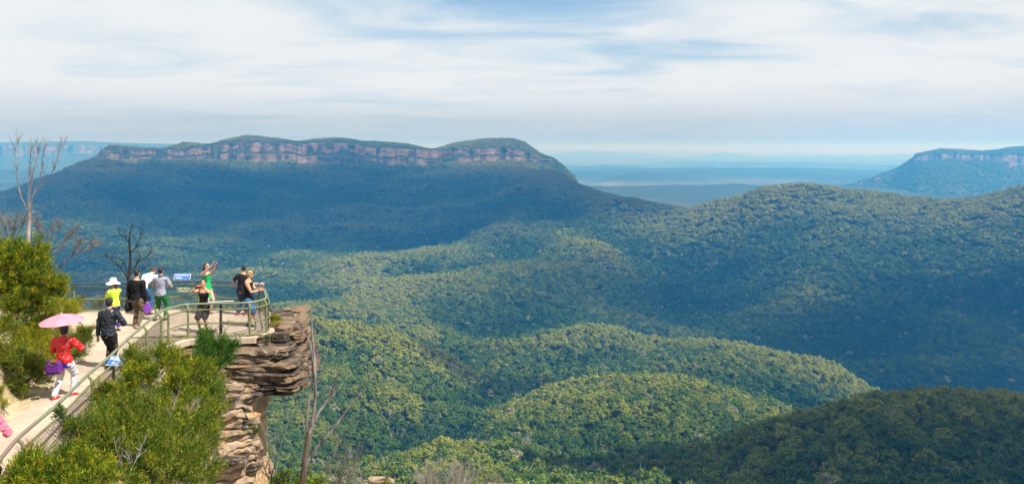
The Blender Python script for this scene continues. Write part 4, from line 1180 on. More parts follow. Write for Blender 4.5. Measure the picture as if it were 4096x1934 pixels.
shrub('yellow tipped heath bush at the cliff edge right of the foreground', [B(760, 1760, 15.2, .42, .5, .55), B(800, 1880, 14.6, .3, .5, .45), B(680, 1880, 14.0, .5, .5, .45), B(840, 1680, 16.2, .22, .4, .4)], 4300, 11, 0.062, 0.0095, M_HEATH, 34, (-5.9, 15.0, -1.7), 0.55, GR)
shrub('bronze tinged wattle bush in the bottom left corner', [B(200, 1880, 11.9, .32, .35, .28), B(320, 1900, 12.1, .35, .4, .26), B(110, 1915, 11.4, .25, .3, .18), B(270, 1960, 11.6, .6, .4, .25)], 2600, 10, 0.075, 0.012, M_WATTLE, 35, (-6.4, 11.9, -0.5), 0.5, GR)
shrub('leafy creeper climbing the railing post in the foreground', [B(258, 1730, 14.45, .06, .06, .32), B(252, 1660, 14.5, .05, .05, .2)], 150, 9, 0.04, 0.016, M_TEA, 36, (-7.88, 14.5, -0.2), 0.4, GR, stems=2)
shrub('slender green sapling leaning against the railing bay by the notice', [B(500, 1560, 16.6, .2, .3, .5), B(430, 1600, 16.0, .2, .2, .3), B(540, 1480, 17.3, .22, .25, .4)], 1000, 9, 0.085, 0.011, M_WATTLE, 37, (-7.75, 16.4, -0.5), 0.6, GR)
shrub('low feathery bush under the slender sapling', [B(420, 1680, 14.9, .3, .4, .25), B(500, 1660, 15.3, .4, .45, .3), B(600, 1700, 15.4, .4, .45, .4)], 2300, 10, 0.05, 0.008, M_HEATH, 38, (-7.1, 15.2, -0.6), 0.5, GR)
# left bank
shrub('tall yellow green wattle tree at the left edge', [B(95, 1040, 21.2, .50, .55, .42), B(170, 1120, 21.0, .42, .5, .42), B(40, 1130, 20.8, .5, .5, .55), B(110, 1210, 20.8, .6, .6, .5), B(205, 1180, 21.4, .26, .3, .25), B(30, 1010, 21.5, .3, .3, .22)], 6200, 9, 0.10, 0.013, M_WATTLE, 41, (-12.4, 21.2, 0.2), 0.45, GL, name='wattle_tree', cat='tree', stems=14, fill=0.4)
shrub('golden green shrub beside the far end of the path', [B(235, 1235, 24.6, .55, .5, .28), B(150, 1260, 24.2, .5, .5, .35), B(285, 1245, 24.9, .25, .3, .16)], 2600, 10, 0.06, 0.009, M_GOLD, 42, (-13.6, 24.5, -0.1), 0.55, GL)
shrub('yellow grassy shrub behind the pink umbrella', [B(200, 1330, 21.6, .5, .5, .42), B(120, 1380, 20.6, .55, .5, .45), B(230, 1420, 20.4, .32, .35, .32)], 3600, 10, 0.07, 0.008, M_GOLD, 43, (-12.1, 21.0, 0.0), 0.6, GL)
shrub('feathery green shrub spilling onto the path right of the umbrella', [B(320, 1360, 21.9, .26, .3, .30), B(350, 1340, 22.2, .16, .2, .12), B(300, 1420, 21.4, .2, .25, .2)], 1500, 10, 0.06, 0.008, M_HEATH, 44, (-11.55, 21.9, 0.0), 0.35, GL)
shrub('rounded dark green bush rooted in the sandy bank', [B(85, 1470, 18.4, .38, .4, .42), B(120, 1520, 18.3, .26, .3, .26), B(60, 1430, 18.6, .3, .3, .25)], 2600, 10, 0.055, 0.008, M_HEATH, 45, (-10.95, 18.5, 0.2), 0.4, GL)
shrub('scrubby green bush on top of the bank at the left edge', [B(15, 1330, 19.6, .45, .4, .35), B(-60, 1420, 18.4, .4, .4, .4), B(10, 1440, 18.6, .25, .3, .25)], 2400, 10, 0.06, 0.009, M_WATTLE, 46, (-12.2, 19.2, 0.9), 0.5, GL)
shrub('small grass tuft low on the bank at the left edge', [B(12, 1640, 16.6, .12, .15, .14), B(-30, 1600, 16.8, .2, .2, .2)], 320, 10, 0.10, 0.007, M_GOLD, 47, (-10.4, 16.7, 0.3), 0.8, GL, stems=1)
shrub('small round bush at the foot of the bank behind the walker in red', [B(175, 1480, 19.6, .17, .2, .14), B(190, 1500, 19.4, .14, .15, .1)], 500, 10, 0.05, 0.008, M_HEATH, 48, (-11.0, 19.5, 0.0), 0.5, GL, stems=2)
shrub('grass tuft on the rock outside the right end of the railing', [B(1100, 1290, 25.6, .10, .2, .13), B(1103, 1312, 25.3, .1, .12, .08)], 260, 9, 0.11, 0.007, M_GOLD, 51, (-7.3, 25.5, 0.05), 0.85, 'plants on the rock outcrop', name='grass_tuft', cat='grass', stems=0)
shrub('small green tuft in a crack of the outcrop', [B(1066, 1370, 23.3, .05, .06, .09)], 40, 8, 0.06, 0.007, M_TEA, 52, at(1066, 1378, 23.4), 0.8, 'plants on the rock outcrop', name='grass_tuft', cat='grass', stems=0)
shrub('green tuft hanging on the middle of the rock pillar', [B(1010, 1740, 22.2, .06, .06, .1)], 60, 8, 0.10, 0.007, M_TEA, 53, at(1010, 1750, 22.3), 0.5, 'plants on the rock outcrop', name='grass_tuft', cat='grass', stems=0)
shrub('bright green fern clump at the foot of the rock pillar', [B(1150, 1930, 22.6, .5, .4, .16), B(1290, 1940, 22.8, .35, .35, .16), B(1230, 1960, 22.6, .5, .4, .16)], 900, 10, 0.09, 0.018, mat_shrub('fern', (0.05, 0.11, 0.012), (0.13, 0.21, 0.02), (0.28, 0.30, 0.03)), 54, (-5.9, 22.7, -4.9), 0.4, 'plants on the lower ledge', name='fern_clump', cat='fern', stems=1)
shrub('low green scrub along the bottom edge right of the dead snag', [B(1420, 1985, 23.8, .5, .5, .3), B(1560, 1990, 24.2, .5, .5, .25), B(1350, 1990, 23.4, .4, .4, .25)], 1500, 9, 0.07, 0.012, M_HEATH, 55, (-4.2, 24.0, -5.0), 0.5, 'plants on the lower ledge', stems=2)
shrub('weeds growing behind the back railing', [B(315, 1215, 28.5, .3, .12, .14), B(400, 1225, 28.5, .3, .12, .10), B(270, 1200, 28.5, .15, .1, .2)], 260, 9, 0.08, 0.008, M_HEATH, 56, (-14.6, 28.5, -0.3), 0.85, 'plants behind the back railing', name='weed_clump', cat='weeds', stems=4, bark=M_DEADB)

# ------------------------------------------------------------------ dead trees and bare branches
def limb(parts, pix, Y, r0, r1, sides=6, dy=0.0, rg=None):
    """pix: list of photo points along the limb; Y distance of its start, drifting by dy"""
    n = len(pix); P = [at(px, py, Y + dy * i / max(1, n - 1)) for i, (px, py) in enumerate(pix)]
    # smooth the run
    Q = []
    for i in range(n - 1):
        a, b = P[max(0, i - 1)], P[i]; c, d = P[i + 1], P[min(n - 1, i + 2)]
        for t in (0, .25, .5, .75):
            Q.append(0.5 * ((2 * b) + (c - a) * t + (2 * a - 5 * b + 4 * c - d) * t * t + (3 * b - a - 3 * c + d) * t ** 3))
    Q.append(P[-1])
    m = len(Q)
    if rg is not None:
        Q = [q + Vector(rg.normal(size=3) * 0.006) for q in Q]
    rr = [r0 + (r1 - r0) * (i / (m - 1)) for i in range(m)]
    parts.append(tube([tuple(q) for q in Q], rr, sides))
    return Q
def twigs(parts, Q, rg, n, ln, r, spread=0.8, up=0.5, depth=2, t0=0.3):
    for k in range(n):
        t = t0 + (1 - t0) * rg.random(); i = int(t * (len(Q) - 1)); p = np.array(Q[i])
        d0 = np.array(Q[min(i + 1, len(Q) - 1)]) - np.array(Q[max(i - 1, 0)]); d0 /= np.linalg.norm(d0) + 1e-9
        d = d0 * 0.7 + rg.normal(size=3) * spread + np.array([0, 0, up]); d /= np.linalg.norm(d)
        L = ln * (0.5 + 0.8 * rg.random())
        pts = [p]
        for s in range(4):
            d = d + rg.normal(size=3) * 0.16 + np.array([0, 0, 0.06 * up]); d /= np.linalg.norm(d); pts.append(pts[-1] + d * L / 4)
        parts.append(tube(pts, [r, r * .85, r * .65, r * .45, r * .22], 4))
        if depth > 1: twigs(parts, pts, rg, 3, L * 0.55, r * 0.55, spread, up, depth - 1, 0.25)
def dead(name, label, base, parts, mat, cat='tree', group=None, subs=None):
    e = empty(name, base); tag(e, label, cat, group)
    for nm, ps in parts.items():
        V, Fc = joinVF(ps); V = V - np.array(base)
        link(nm, np_mesh(nm, V, Fc), mat[nm] if isinstance(mat, dict) else mat, e, smooth=True)
    return e
rg = np.random.default_rng(77)
# tall pale dead gum, top left
T, Bc = [], []
limb(T, [(108, 1240), (110, 1100), (112, 961), (118, 884), (118, 846)], 24.0, 0.07, 0.048)
for pix, r0 in (([(118, 850), (100, 815), (86, 789), (72, 735), (66, 680), (63, 636), (66, 590), (70, 566)], 0.020), ([(116, 846), (112, 800), (113, 770), (120, 694), (120, 645), (126, 590), (130, 572)], 0.014),
                ([(119, 846), (119, 800), (121, 762), (136, 680), (149, 618), (150, 585)], 0.020), ([(120, 846), (130, 790), (141, 762), (167, 681), (170, 636), (178, 590), (182, 575)], 0.020),
                ([(140, 771), (165, 740), (194, 712), (215, 680), (230, 640), (240, 600), (245, 578)], 0.014)):
    Q = limb(Bc, pix, 24.0, r0, 0.006, 6, dy=rg.uniform(-.3, .3), rg=rg)
    twigs(Bc, Q, rg, 14, 0.36, 0.007, 0.30, 0.75, 2, 0.4)
limb(Bc, [(119, 858), (132, 850), (148, 847)], 24.0, 0.03, 0.012); limb(Bc, [(116, 884), (106, 872)], 24.0, 0.025, 0.012)
dead('dead_gum', 'tall pale leafless gum rising above the wattle at left', at(108, 1240, 24.0), {'trunk': T, 'branch': Bc}, {'trunk': M_DEADW, 'branch': mat_bark('weathered_branch', (0.08, 0.062, 0.055), (0.30, 0.265, 0.245), 6.0)})
# brown bare branches around it
for lab, runs, sd in (('brown leafless shrub at the far left edge', [[(60, 1210), (40, 1100), (36, 1000), (28, 953), (12, 900), (2, 870)], [(36, 1000), (55, 940), (62, 890), (75, 860)], [(30, 960), (50, 930), (30, 880)], [(38, 1030), (15, 960), (-10, 930)], [(60, 960), (90, 900), (100, 870)]], 3),
                      ('brown leafless shrub with wide fanning branches above the railing', [[(100, 1240), (136, 1100), (177, 1040), (190, 995), (205, 930), (215, 900)], [(177, 1040), (206, 1000), (250, 970), (280, 945), (298, 920)], [(185, 1020), (178, 960), (160, 900), (150, 870)], [(190, 1000), (225, 930), (240, 890)], [(136, 1100), (150, 1000), (150, 930), (130, 880)], [(206, 1000), (230, 1010), (265, 960), (300, 925)]], 4),
                      ('single bare grey branch reaching right over the railing', [[(200, 1110), (230, 1081), (263, 1044), (304, 1011), (350, 1001), (375, 985), (392, 978)], [(304, 1011), (312, 985), (322, 955)], [(340, 1002), (365, 975), (385, 968)]], 5)):
    rg = np.random.default_rng(sd); T, Bc = [], []
    for j, pix in enumerate(runs):
        Q = limb(T if j == 0 else Bc, pix, 21.9 + 0.2 * sd, 0.030 if j == 0 else 0.017, 0.006, 5, dy=rg.uniform(-.5, .5), rg=rg)
        twigs(Bc, Q, rg, 20, 0.26, 0.0075, 0.55, 0.4, 2, 0.4)
    dead('dead_shrub', lab, at(runs[0][0][0], runs[0][0][1], 21.9 + 0.2 * sd), {'stem': T, 'branch': Bc}, {'stem': M_DEADB, 'branch': M_DEADB}, 'shrub', 'bare brown branches at left')
# black burnt tree behind the back railing
rg = np.random.default_rng(8); T, Bc = [], []
Q = limb(T, [(508, 1300), (510, 1200), (516, 1103), (522, 1042), (518, 975), (520, 934), (531, 893)], 29.4, 0.075, 0.014, 7)
for pix, r0 in (([(514, 1120), (490, 1080), (465, 1050), (440, 1035), (425, 1020)], .03), ([(516, 1110), (500, 1060), (487, 1040)], .022), ([(518, 1100), (545, 1060), (560, 1030), (548, 990), (545, 960)], .032), ([(548, 1050), (580, 1030), (610, 1010)], .018),
                ([(520, 975), (500, 950), (480, 935), (470, 912)], .02), ([(522, 1010), (545, 985), (560, 950), (575, 920)], .02), ([(510, 1200), (480, 1170), (455, 1160), (435, 1150)], .02), ([(508, 1240), (470, 1200), (440, 1190)], .02), ([(545, 1060), (555, 1080), (575, 1075), (600, 1055)], .014)):
    Q = limb(Bc, pix, 29.4, r0, 0.006, 5, dy=rg.uniform(-.6, .6), rg=rg); twigs(Bc, Q, rg, 7, 0.32, 0.009, 0.55, 0.35, 2, 0.3)
dead('burnt_tree', 'black burnt leafless tree behind the back railing', at(508, 1300, 29.4), {'trunk': T, 'branch': Bc}, M_BLACK)
# the big snag by the cliff
rg = np.random.default_rng(12); T, Bc = [], []
limb(T, [(1196, 2060), (1204, 1980), (1211, 1930), (1225, 1804), (1235, 1725)], 20.6, 0.105, 0.068, 9, rg=rg)
for pix, r0, r1, sd in (([(1236, 1730), (1252, 1671), (1262, 1562), (1257, 1441), (1251, 1351), (1244, 1262)], .050, .016, 7), ([(1228, 1735), (1231, 1635), (1246, 1538), (1250, 1460), (1244, 1400), (1237, 1352)], .036, .018, 7),
                        ([(1235, 1735), (1268, 1659), (1310, 1598), (1340, 1538), (1354, 1462)], .052, .014, 7), ([(1322, 1590), (1348, 1562), (1370, 1529)], .026, .008, 5), ([(1305, 1605), (1322, 1560), (1324, 1545)], .02, .008, 5),
                        ([(1226, 1850), (1252, 1810), (1280, 1774), (1334, 1713), (1394, 1629), (1443, 1574), (1470, 1530), (1494, 1494)], .046, .010, 7), ([(1219, 1712), (1205, 1660), (1195, 1635), (1184, 1590), (1180, 1572)], .016, .005, 5),
                        ([(1262, 1540), (1271, 1520), (1298, 1441), (1316, 1381), (1332, 1330), (1346, 1290)], .009, .003, 4), ([(1250, 1330), (1262, 1310), (1268, 1296)], .018, .006, 5), ([(1400, 1625), (1408, 1620)], .02, .012, 5), ([(1258, 1450), (1268, 1425)], .02, .008, 5), ([(1440, 1578), (1448, 1580)], .014, .008, 4)):
    limb(Bc, pix, 20.6, r0, r1, sd, dy=rg.uniform(-.3, .3), rg=rg)
dead('dead_snag', 'tall forked dead snag standing right of the sandstone outcrop', at(1196, 2060, 20.6), {'trunk': T, 'branch': Bc}, {'trunk': mat_bark('brown_dead_trunk', (0.05, 0.036, 0.028), (0.15, 0.115, 0.09), 8.0), 'branch': mat_bark('silver_dead_limb', (0.05, 0.038, 0.032), (0.30, 0.27, 0.25), 8.0)})
# scrubby bare plants along the bottom edge
def bare(label, px, py, Y, n, ln, r, mat, sd, spread, up, lean=(0, 0, 0), name='bare_shrub', fan=0.25, group='bare plants on the lower ledge'):
    rg = np.random.default_rng(sd); base = at(px, py, Y); T, Bc = [], []
    for k in range(n):
        d = rg.normal(size=3) * fan + np.array([0, 0, 1.0]) + np.array(lean); d /= np.linalg.norm(d); L = ln * (0.7 + 0.5 * rg.random())
        p0 = np.array(base) + rg.normal(size=3) * np.array([.05, .05, 0]); pts = [p0]
        for s in range(5):
            d = d + rg.normal(size=3) * 0.10; d /= np.linalg.norm(d); pts.append(pts[-1] + d * L / 5)
        T.append(tube(pts, np.linspace(r, r * .25, 6), 5)); twigs(Bc, pts, rg, 9, ln * 0.34, r * 0.42, spread, up, 2, 0.25)
    return dead(name, label, base, {'stem': T, 'branch': Bc}, mat, 'shrub', group)
bare('black leafless banksia shrub against the foot of the rock pillar', 1092, 1960, 22.3, 5, 1.05, 0.022, M_BLACK, 3, .45, .35, (0.25, 0, 0), fan=0.5)
bare('thin upright bare shrub right of the dead snag', 1365, 2010, 22.6, 5, 1.65, 0.016, M_DEADB, 4, .22, .8, (0.12, 0, 0), fan=0.13)
bare('thin bare stalk close behind the dead snag', 1280, 2010, 22.0, 3, 1.3, 0.010, M_DEADB, 14, .2, .8, (0.2, 0, 0), fan=0.2)
bare('pale bare stalks in front of the rock pillar foot', 1090, 1900, 23.4, 3, 1.5, 0.008, M_DEADW, 15, .2, .8, (0.1, 0, 0), fan=0.15)
bare('pale twiggy shrub left of the flat boulder', 1440, 2000, 24.0, 8, 1.05, 0.010, M_DEADW, 5, .35, .5, fan=0.3)
bare('grey wispy shrub at the bottom edge below the sunlit wood', 1715, 2010, 25.4, 26, 1.15, 0.009, M_DEADW, 6, .22, .6, (0.18, 0, 0), fan=0.34)
bare('second grey wispy shrub right of the first at the bottom edge', 1830, 2000, 25.2, 26, 1.2, 0.009, M_DEADW, 7, .22, .6, (0.10, 0, 0), fan=0.36)
bare('low straw coloured bare shrub at the bottom edge furthest right', 1960, 2000, 25.0, 18, 0.85, 0.008, M_DEADB, 9, .25, .6, (0.05, 0, 0), fan=0.4)
bare('dark bare twig shrub behind the flat boulder', 1560, 1990, 25.8, 6, .8, 0.012, M_BLACK, 10, .4, .5, (0.1, 0, 0), fan=0.35)
bare('leafless dark twigs in front of the platform edge', 868, 1392, 21.8, 4, 0.75, 0.010, M_BLACK, 11, .35, .5, (0.15, 0, 0), fan=0.4, group='twigs around the outcrop')
bare('dry branch lying on the outcrop ledge below the platform', 1062, 1412, 23.2, 3, 0.35, 0.009, M_DEADW, 12, .4, .2, (-1.2, 0, 0), fan=0.25, group='twigs around the outcrop')
GT = 'dry twigs poking out of the foreground shrubs'
bare('pale dead twig in the bottom of the foreground shrubs', 520, 1900, 12.7, 3, 0.55, 0.008, M_DEADW, 61, .4, .5, fan=0.4, group=GT)
bare('pale dead twig beside the post wrapped in creeper', 300, 1790, 13.7, 3, 0.6, 0.009, M_DEADB, 62, .4, .5, fan=0.3, group=GT)
bare('thin dead twigs above the yellow tipped heath', 700, 1690, 15.2, 3, 0.7, 0.008, M_DEADW, 63, .4, .5, fan=0.4, group=GT)
bare('grey dead twigs against the stained rock face', 905, 1650, 20.6, 4, 0.6, 0.008, M_DEADW, 64, .45, .4, fan=0.5, group=GT)
bare('dark dead stem showing through the wattle bush', 600, 1640, 15.9, 3, 0.6, 0.011, M_DEADB, 65, .4, .5, fan=0.4, group=GT)
# rock stack crowning the knoll across the valley
kn = empty('knoll_rocks', at(3195, 748, 3050)); tag(kn, 'small rock stack crowning the wooded knoll across the valley', 'rock')
for k, (dx, dz, w, h) in enumerate(((-22, 2, 13, 12), (-8, 4, 10, 16), (4, 3, 9, 12), (14, 5, 11, 15), (25, 2, 12, 9))):
    me = SLABS[k].copy(); me.materials.clear(); me.materials.append(M_CLIFF)
    o = link('rock', me, None, kn); o.location = (dx, 0, dz - 2); o.scale = (w, w, h); o.rotation_euler = (0, 0.1 * k, k)
# ------------------------------------------------------------------ people
def loft(rings, n=14):
    """closed loft through rings (centre, xaxis*rx, yaxis*ry)"""
    V = []; ang = np.linspace(0, 2 * math.pi, n, endpoint=False)
    for c, ax, ay in rings:
        V.append(np.array(c)[None] + np.cos(ang)[:, None] * np.array(ax)[None] + np.sin(ang)[:, None] * np.array(ay)[None])
    k = len(rings); V = np.concatenate(V + [np.array([rings[0][0]]), np.array([rings[-1][0]])])
    Fs = []
    for i in range(k - 1):
        for j in range(n):
            j2 = (j + 1) % n; Fs.append((i * n + j, i * n + j2, (i + 1) * n + j2, (i + 1) * n + j))
    for j in range(n):
        j2 = (j + 1) % n; Fs.append((k * n, j2, j)); Fs.append((k * n + 1, (k - 1) * n + j, (k - 1) * n + j2))
    return V, Fs
def ctube(pts, radii, n=10):
    """closed round tube with rounded ends"""
    P = [np.array(p, float) for p in pts]; rings = []
    d0 = P[1] - P[0]; d0 /= np.linalg.norm(d0) + 1e-9; d1 = P[-1] - P[-2]; d1 /= np.linalg.norm(d1) + 1e-9
    P2 = [P[0] - d0 * radii[0] * .8] + P + [P[-1] + d1 * radii[-1] * .8]; R2 = [radii[0] * .5] + list(radii) + [radii[-1] * .5]
    prev = None
    for i, (p, r) in enumerate(zip(P2, R2)):
        t = P2[min(i + 1, len(P2) - 1)] - P2[max(i - 1, 0)]; t = t / (np.linalg.norm(t) + 1e-9)
        ref = prev if prev is not None else (np.array([1., 0, 0]) if abs(t[0]) < .8 else np.array([0, 1., 0]))
        a = ref - t * ref.dot(t); a /= np.linalg.norm(a) + 1e-9; b = np.cross(t, a); prev = a
        rings.append((p, a * r, b * r))
    return loft(rings, n)
def ellipsoid(c, r, n=12, m=8, ax=None):
    rings = []
    A = np.eye(3) if ax is None else ax
    for i in range(m + 1):
        th = math.pi * (i + 0.02) / (m + 0.04); s = math.sin(th)
        rings.append((np.array(c) + A[2] * (-math.cos(th) * r[2]), A[0] * r[0] * s, A[1] * r[1] * s))
    return loft(rings, n)
def ik(a, b, l1, l2, hint):
    a = np.array(a, float); b = np.array(b, float); d = b - a; L = np.linalg.norm(d)
    if L > (l1 + l2) * .998: b = a + d / L * (l1 + l2) * .998; d = b - a; L = np.linalg.norm(d)
    u = d / L; x = (l1 * l1 - l2 * l2 + L * L) / (2 * L); h = math.sqrt(max(0, l1 * l1 - x * x))
    hv = np.array(hint, float); hv = hv - u * hv.dot(u); hv /= np.linalg.norm(hv) + 1e-9
    return a + u * x + hv * h, b

class Raw:
    def __init__(s): s.V = []; s.F = []; s.n = 0
    def add(s, vf):
        V, Fs = vf; s.V.append(V); s.F += [tuple(i + s.n for i in f) for f in Fs]; s.n += len(V)
    def mesh(s, name):
        bm = bmesh.new(); vs_ = [bm.verts.new(v) for v in np.concatenate(s.V)]
        for f in s.F:
            try: bm.faces.new([vs_[i] for i in f])
            except ValueError: pass
        bmesh.ops.recalc_face_normals(bm, faces=bm.faces[:])
        me = bpy.data.meshes.new(name); bm.to_mesh(me); bm.free(); return me
PENDING = []
def fused(name, raw, mat, parent, voxel, wrinkle=0.0, smooth_it=4):
    o = link(name, raw.mesh(name), mat, parent)
    md = o.modifiers.new('fuse', 'REMESH'); md.mode = 'VOXEL'; md.voxel_size = voxel; md.use_smooth_shade = True
    if smooth_it:
        sm = o.modifiers.new('soft', 'SMOOTH'); sm.iterations = smooth_it; sm.factor = 0.5
    PENDING.append((o, wrinkle)); return o

SKIN = [plain('skin_fair', (0.52, 0.31, 0.225), 0.55, 0.3, var=0.06), plain('skin_tan', (0.46, 0.25, 0.15), 0.5, 0.35, var=0.07), plain('skin_medium', (0.42, 0.255, 0.175), 0.55, 0.3, var=0.06)]
_cm = {}
def cloth(col, rough=0.85, var=0.14, scale=7.0, sheen=0.15):
    k = (tuple(col), rough)
    if k not in _cm: _cm[k] = plain('cloth_%d' % len(_cm), col, rough, sheen, var=var, scale=scale, bump=0.5, bscale=22.0)
    return _cm[k]
M_HAIRB = plain('black_hair', (0.012, 0.010, 0.010), 0.45, 0.4, var=.3, scale=60, bump=.6, bscale=80)
M_HAIRN = plain('brown_hair', (0.055, 0.028, 0.016), 0.5, 0.4, var=.3, scale=60, bump=.6, bscale=80)
M_HAIRY = plain('blond_hair', (0.40, 0.25, 0.095), 0.5, 0.4, var=.35, scale=60, bump=.6, bscale=80)
M_EYE = plain('dark_eye', (0.02, 0.015, 0.012), 0.2, 0.5); M_LIP = plain('lip', (0.33, 0.13, 0.11), 0.5, 0.3)
M_SOLE = plain('pale_sole', (0.62, 0.58, 0.54), 0.7); M_BLKPL = plain('black_plastic', (0.015, 0.015, 0.017), 0.35, 0.5)

def person(label, loc, heading, H, skin, top, bottom, shoes, hair, feet, hands, lean=0.0, side=0.0, head=(0, 0), curl=0.5, elbow=((-1, -.6, -.3), (1, -.6, -.3)), hipz=None, build=1.0, palms=None):
    """feet / hands: left and right targets in metres, body facing +Y, right is +X. top: (style, material), bottom: (style, material)"""
    root = empty('person', loc, heading); tag(root, label, 'person', 'visitors at the lookout')
    r = Raw(); sh = Raw(); pn = Raw(); sho = Raw(); so = Raw()
    w = build
    hz = hipz or 0.505 * H
    up = np.array([math.sin(side) * .8, math.sin(lean), math.cos(lean) * math.cos(side)]); up /= np.linalg.norm(up)
    pel = np.array([0, -0.35 * max(0, lean) * 0.25 * H, hz])
    X = np.array([1.0, 0, 0]); X = X - up * X.dot(up); X /= np.linalg.norm(X); Yv = np.cross(up, X)
    upl = np.array([up[0] * .4, up[1] * .4, 1.0]); upl /= np.linalg.norm(upl)
    def sp(t):     # point along the spine, t in metres above the hip joint
        a = min(t, 0.10 * H); return pel + upl * a + up * (t - a)
    tor = [(-0.055, .070, .058), (-0.01, .098, .068), (0.04, .095, .066), (0.10, .080, .056), (0.15, .082, .057), (0.21, .098, .066), (0.255, .104, .066), (0.295, .100, .056), (0.325, .062, .044), (0.345, .038, .036)]
    if 'f' in top[0]: tor = [(t, rx * (1.02 if t < .06 else .91), ry * (1.12 if .18 < t < .26 else 1.0)) for t, rx, ry in tor]
    def torso(R_, g, t0, t1, hem=0.0):
        rings = []
        for t, rx, ry in tor:
            if t < t0 or t > t1: continue
            tt = t * H; c = sp(tt)
            rings.append((c, X * (rx * H * w + g), Yv * (ry * H * w + g)))
        if hem: 
            c0 = sp(t0 * H); rings.insert(0, (c0 - upl * 0.0, X * (0.096 * H * w + g + hem), Yv * (0.070 * H * w + g + hem)))
        R_.add(loft(rings, 18))
    torso(r, 0, -1, 1)
    sho_c = sp(0.30 * H); neck0 = sp(0.32 * H)
    # head
    hd = neck0 + up * 0.045 * H * .6 + np.array([0, 0.012 * H, 0.045 * H * .5])
    yaw, pit = head
    fw = np.array([-math.sin(yaw) * math.cos(pit), math.cos(yaw) * math.cos(pit), math.sin(pit)])
    hu = np.array([0, 0, 1.0]); hx_ = np.cross(fw, hu); hx_ /= np.linalg.norm(hx_); hu = np.cross(hx_, fw)
    hup = hu; HC = hd + hup * 0.062 * H + fw * 0.006 * H
    A = np.array([hx_, fw, hup])
    r.add(ctube([neck0 - up * .02 * H, hd + hup * .01 * H], [.034 * H, .031 * H], 12))
    r.add(ellipsoid(HC + hup * .012 * H, (.0445 * H, .054 * H, .054 * H), 14, 10, A))
    r.add(ellipsoid(HC - hup * .026 * H + fw * .012 * H, (.036 * H, .040 * H, .040 * H), 12, 8, A))
    r.add(ctube([HC + fw * .050 * H + hup * .008 * H, HC + fw * .060 * H - hup * .012 * H], [.006 * H, .009 * H], 8))
    for s in (-1, 1): r.add(ellipsoid(HC + hx_ * s * .045 * H - hup * .004 * H - fw * .004 * H, (.006 * H, .012 * H, .018 * H), 8, 6, A))
    for s in (-1, 1):
        R_ = Raw(); R_.add(ellipsoid(HC + hx_ * s * .018 * H + fw * .0495 * H + hup * .006 * H, (.007 * H, .004 * H, .0042 * H), 8, 6, A)); link('eye', R_.mesh('eye'), M_EYE, root)
    R_ = Raw(); R_.add(ellipsoid(HC + fw * .0495 * H - hup * .034 * H, (.014 * H, .004 * H, .004 * H), 8, 6, A)); link('mouth', R_.mesh('mouth'), M_LIP, root)
    # legs
    knees = []
    for s, ft in zip((-1, 1), feet):
        hj = pel + np.array([s * .054 * H, 0, -0.01 * H]); an = np.array([ft[0], ft[1], (ft[2] if len(ft) > 2 else 0) + .052 * H])
        yawf = ft[3] if len(ft) > 3 else s * -0.12
        kn, an = ik(hj, an, .245 * H, .245 * H, (0.12 * s, 1, 0)); knees.append((hj, kn, an))
        cf = kn * .62 + an * .38 + np.array([0, -.008 * H, 0])
        r.add(ctube([hj, (hj + kn) / 2, kn, cf, kn * .3 + an * .7, an], [.056 * H * w, .047 * H * w, .033 * H, .033 * H * w, .025 * H, .021 * H], 12))
        fd = np.array([-math.sin(yawf), math.cos(yawf), 0]); pt = ft[4] if len(ft) > 4 else 0.0
        fz = np.array([0, 0, 1.0]); fd2 = fd * math.cos(pt) - fz * math.sin(pt); fs = np.cross(fd2, fz); fs /= np.linalg.norm(fs); fu = np.cross(fs, fd2)
        b0 = an - fu * .036 * H
        for R_, g in ((r, 0.0), (sho, 0.008)):
            R_.add(loft([(b0 - fd2 * (.038 * H + g) , fs * .012 * H, fu * .012 * H), (b0 - fd2 * .028 * H + fu * .004 * H, fs * (.021 * H + g), fu * (.022 * H + g)), (b0 + fd2 * .01 * H + fu * .008 * H, fs * (.024 * H + g), fu * (.028 * H + g)), (b0 + fd2 * .06 * H - fu * .002 * H, fs * (.029 * H + g), fu * (.017 * H + g)), (b0 + fd2 * .095 * H - fu * .006 * H, fs * (.025 * H + g), fu * (.012 * H + g)), (b0 + fd2 * (.112 * H + g) - fu * .008 * H, fs * .010 * H, fu * .006 * H)], 12))
        so.add(loft([(b0 - fd2 * (.04 * H) - fu * .018 * H, fs * .012 * H, fu * .006 * H), (b0 - fd2 * .028 * H - fu * .018 * H, fs * (.024 * H + .006), fu * .007 * H), (b0 + fd2 * .05 * H - fu * .018 * H, fs * (.031 * H + .006), fu * .007 * H), (b0 + fd2 * .095 * H - fu * .018 * H, fs * (.027 * H + .006), fu * .007 * H), (b0 + fd2 * .118 * H - fu * .017 * H, fs * .012 * H, fu * .006 * H)], 12))
    # arms and hands
    arms = []
    for k, (s, hn) in enumerate(zip((-1, 1), hands)):
        sj = sp(.283 * H) + X * s * .108 * H * w
        el, wr = ik(sj, hn, .172 * H, .150 * H, elbow[k]); arms.append((sj, el, wr))
        r.add(ctube([sj - X * s * .02 * H, sj, (sj + el) / 2, el, el * .55 + wr * .45, wr], [.030 * H * w, .034 * H * w, .029 * H * w, .0235 * H, .0225 * H * w, .0165 * H], 12))
        fdir = wr - el; fdir /= np.linalg.norm(fdir)
        if palms and palms[k] is not None:
            pn_ = np.array(palms[k][1], float); fdir = np.array(palms[k][0], float); fdir /= np.linalg.norm(fdir)
        else: pn_ = np.array([-s, 0.25, -0.1])
        pn_ = pn_ - fdir * pn_.dot(fdir); pn_ /= np.linalg.norm(pn_) + 1e-9       # where the palm faces
        sd = np.cross(fdir, pn_)
        if sd.dot(np.array([0, 1, .3])) < 0: sd = -sd                             # towards the thumb
        pc = wr + fdir * .032 * H
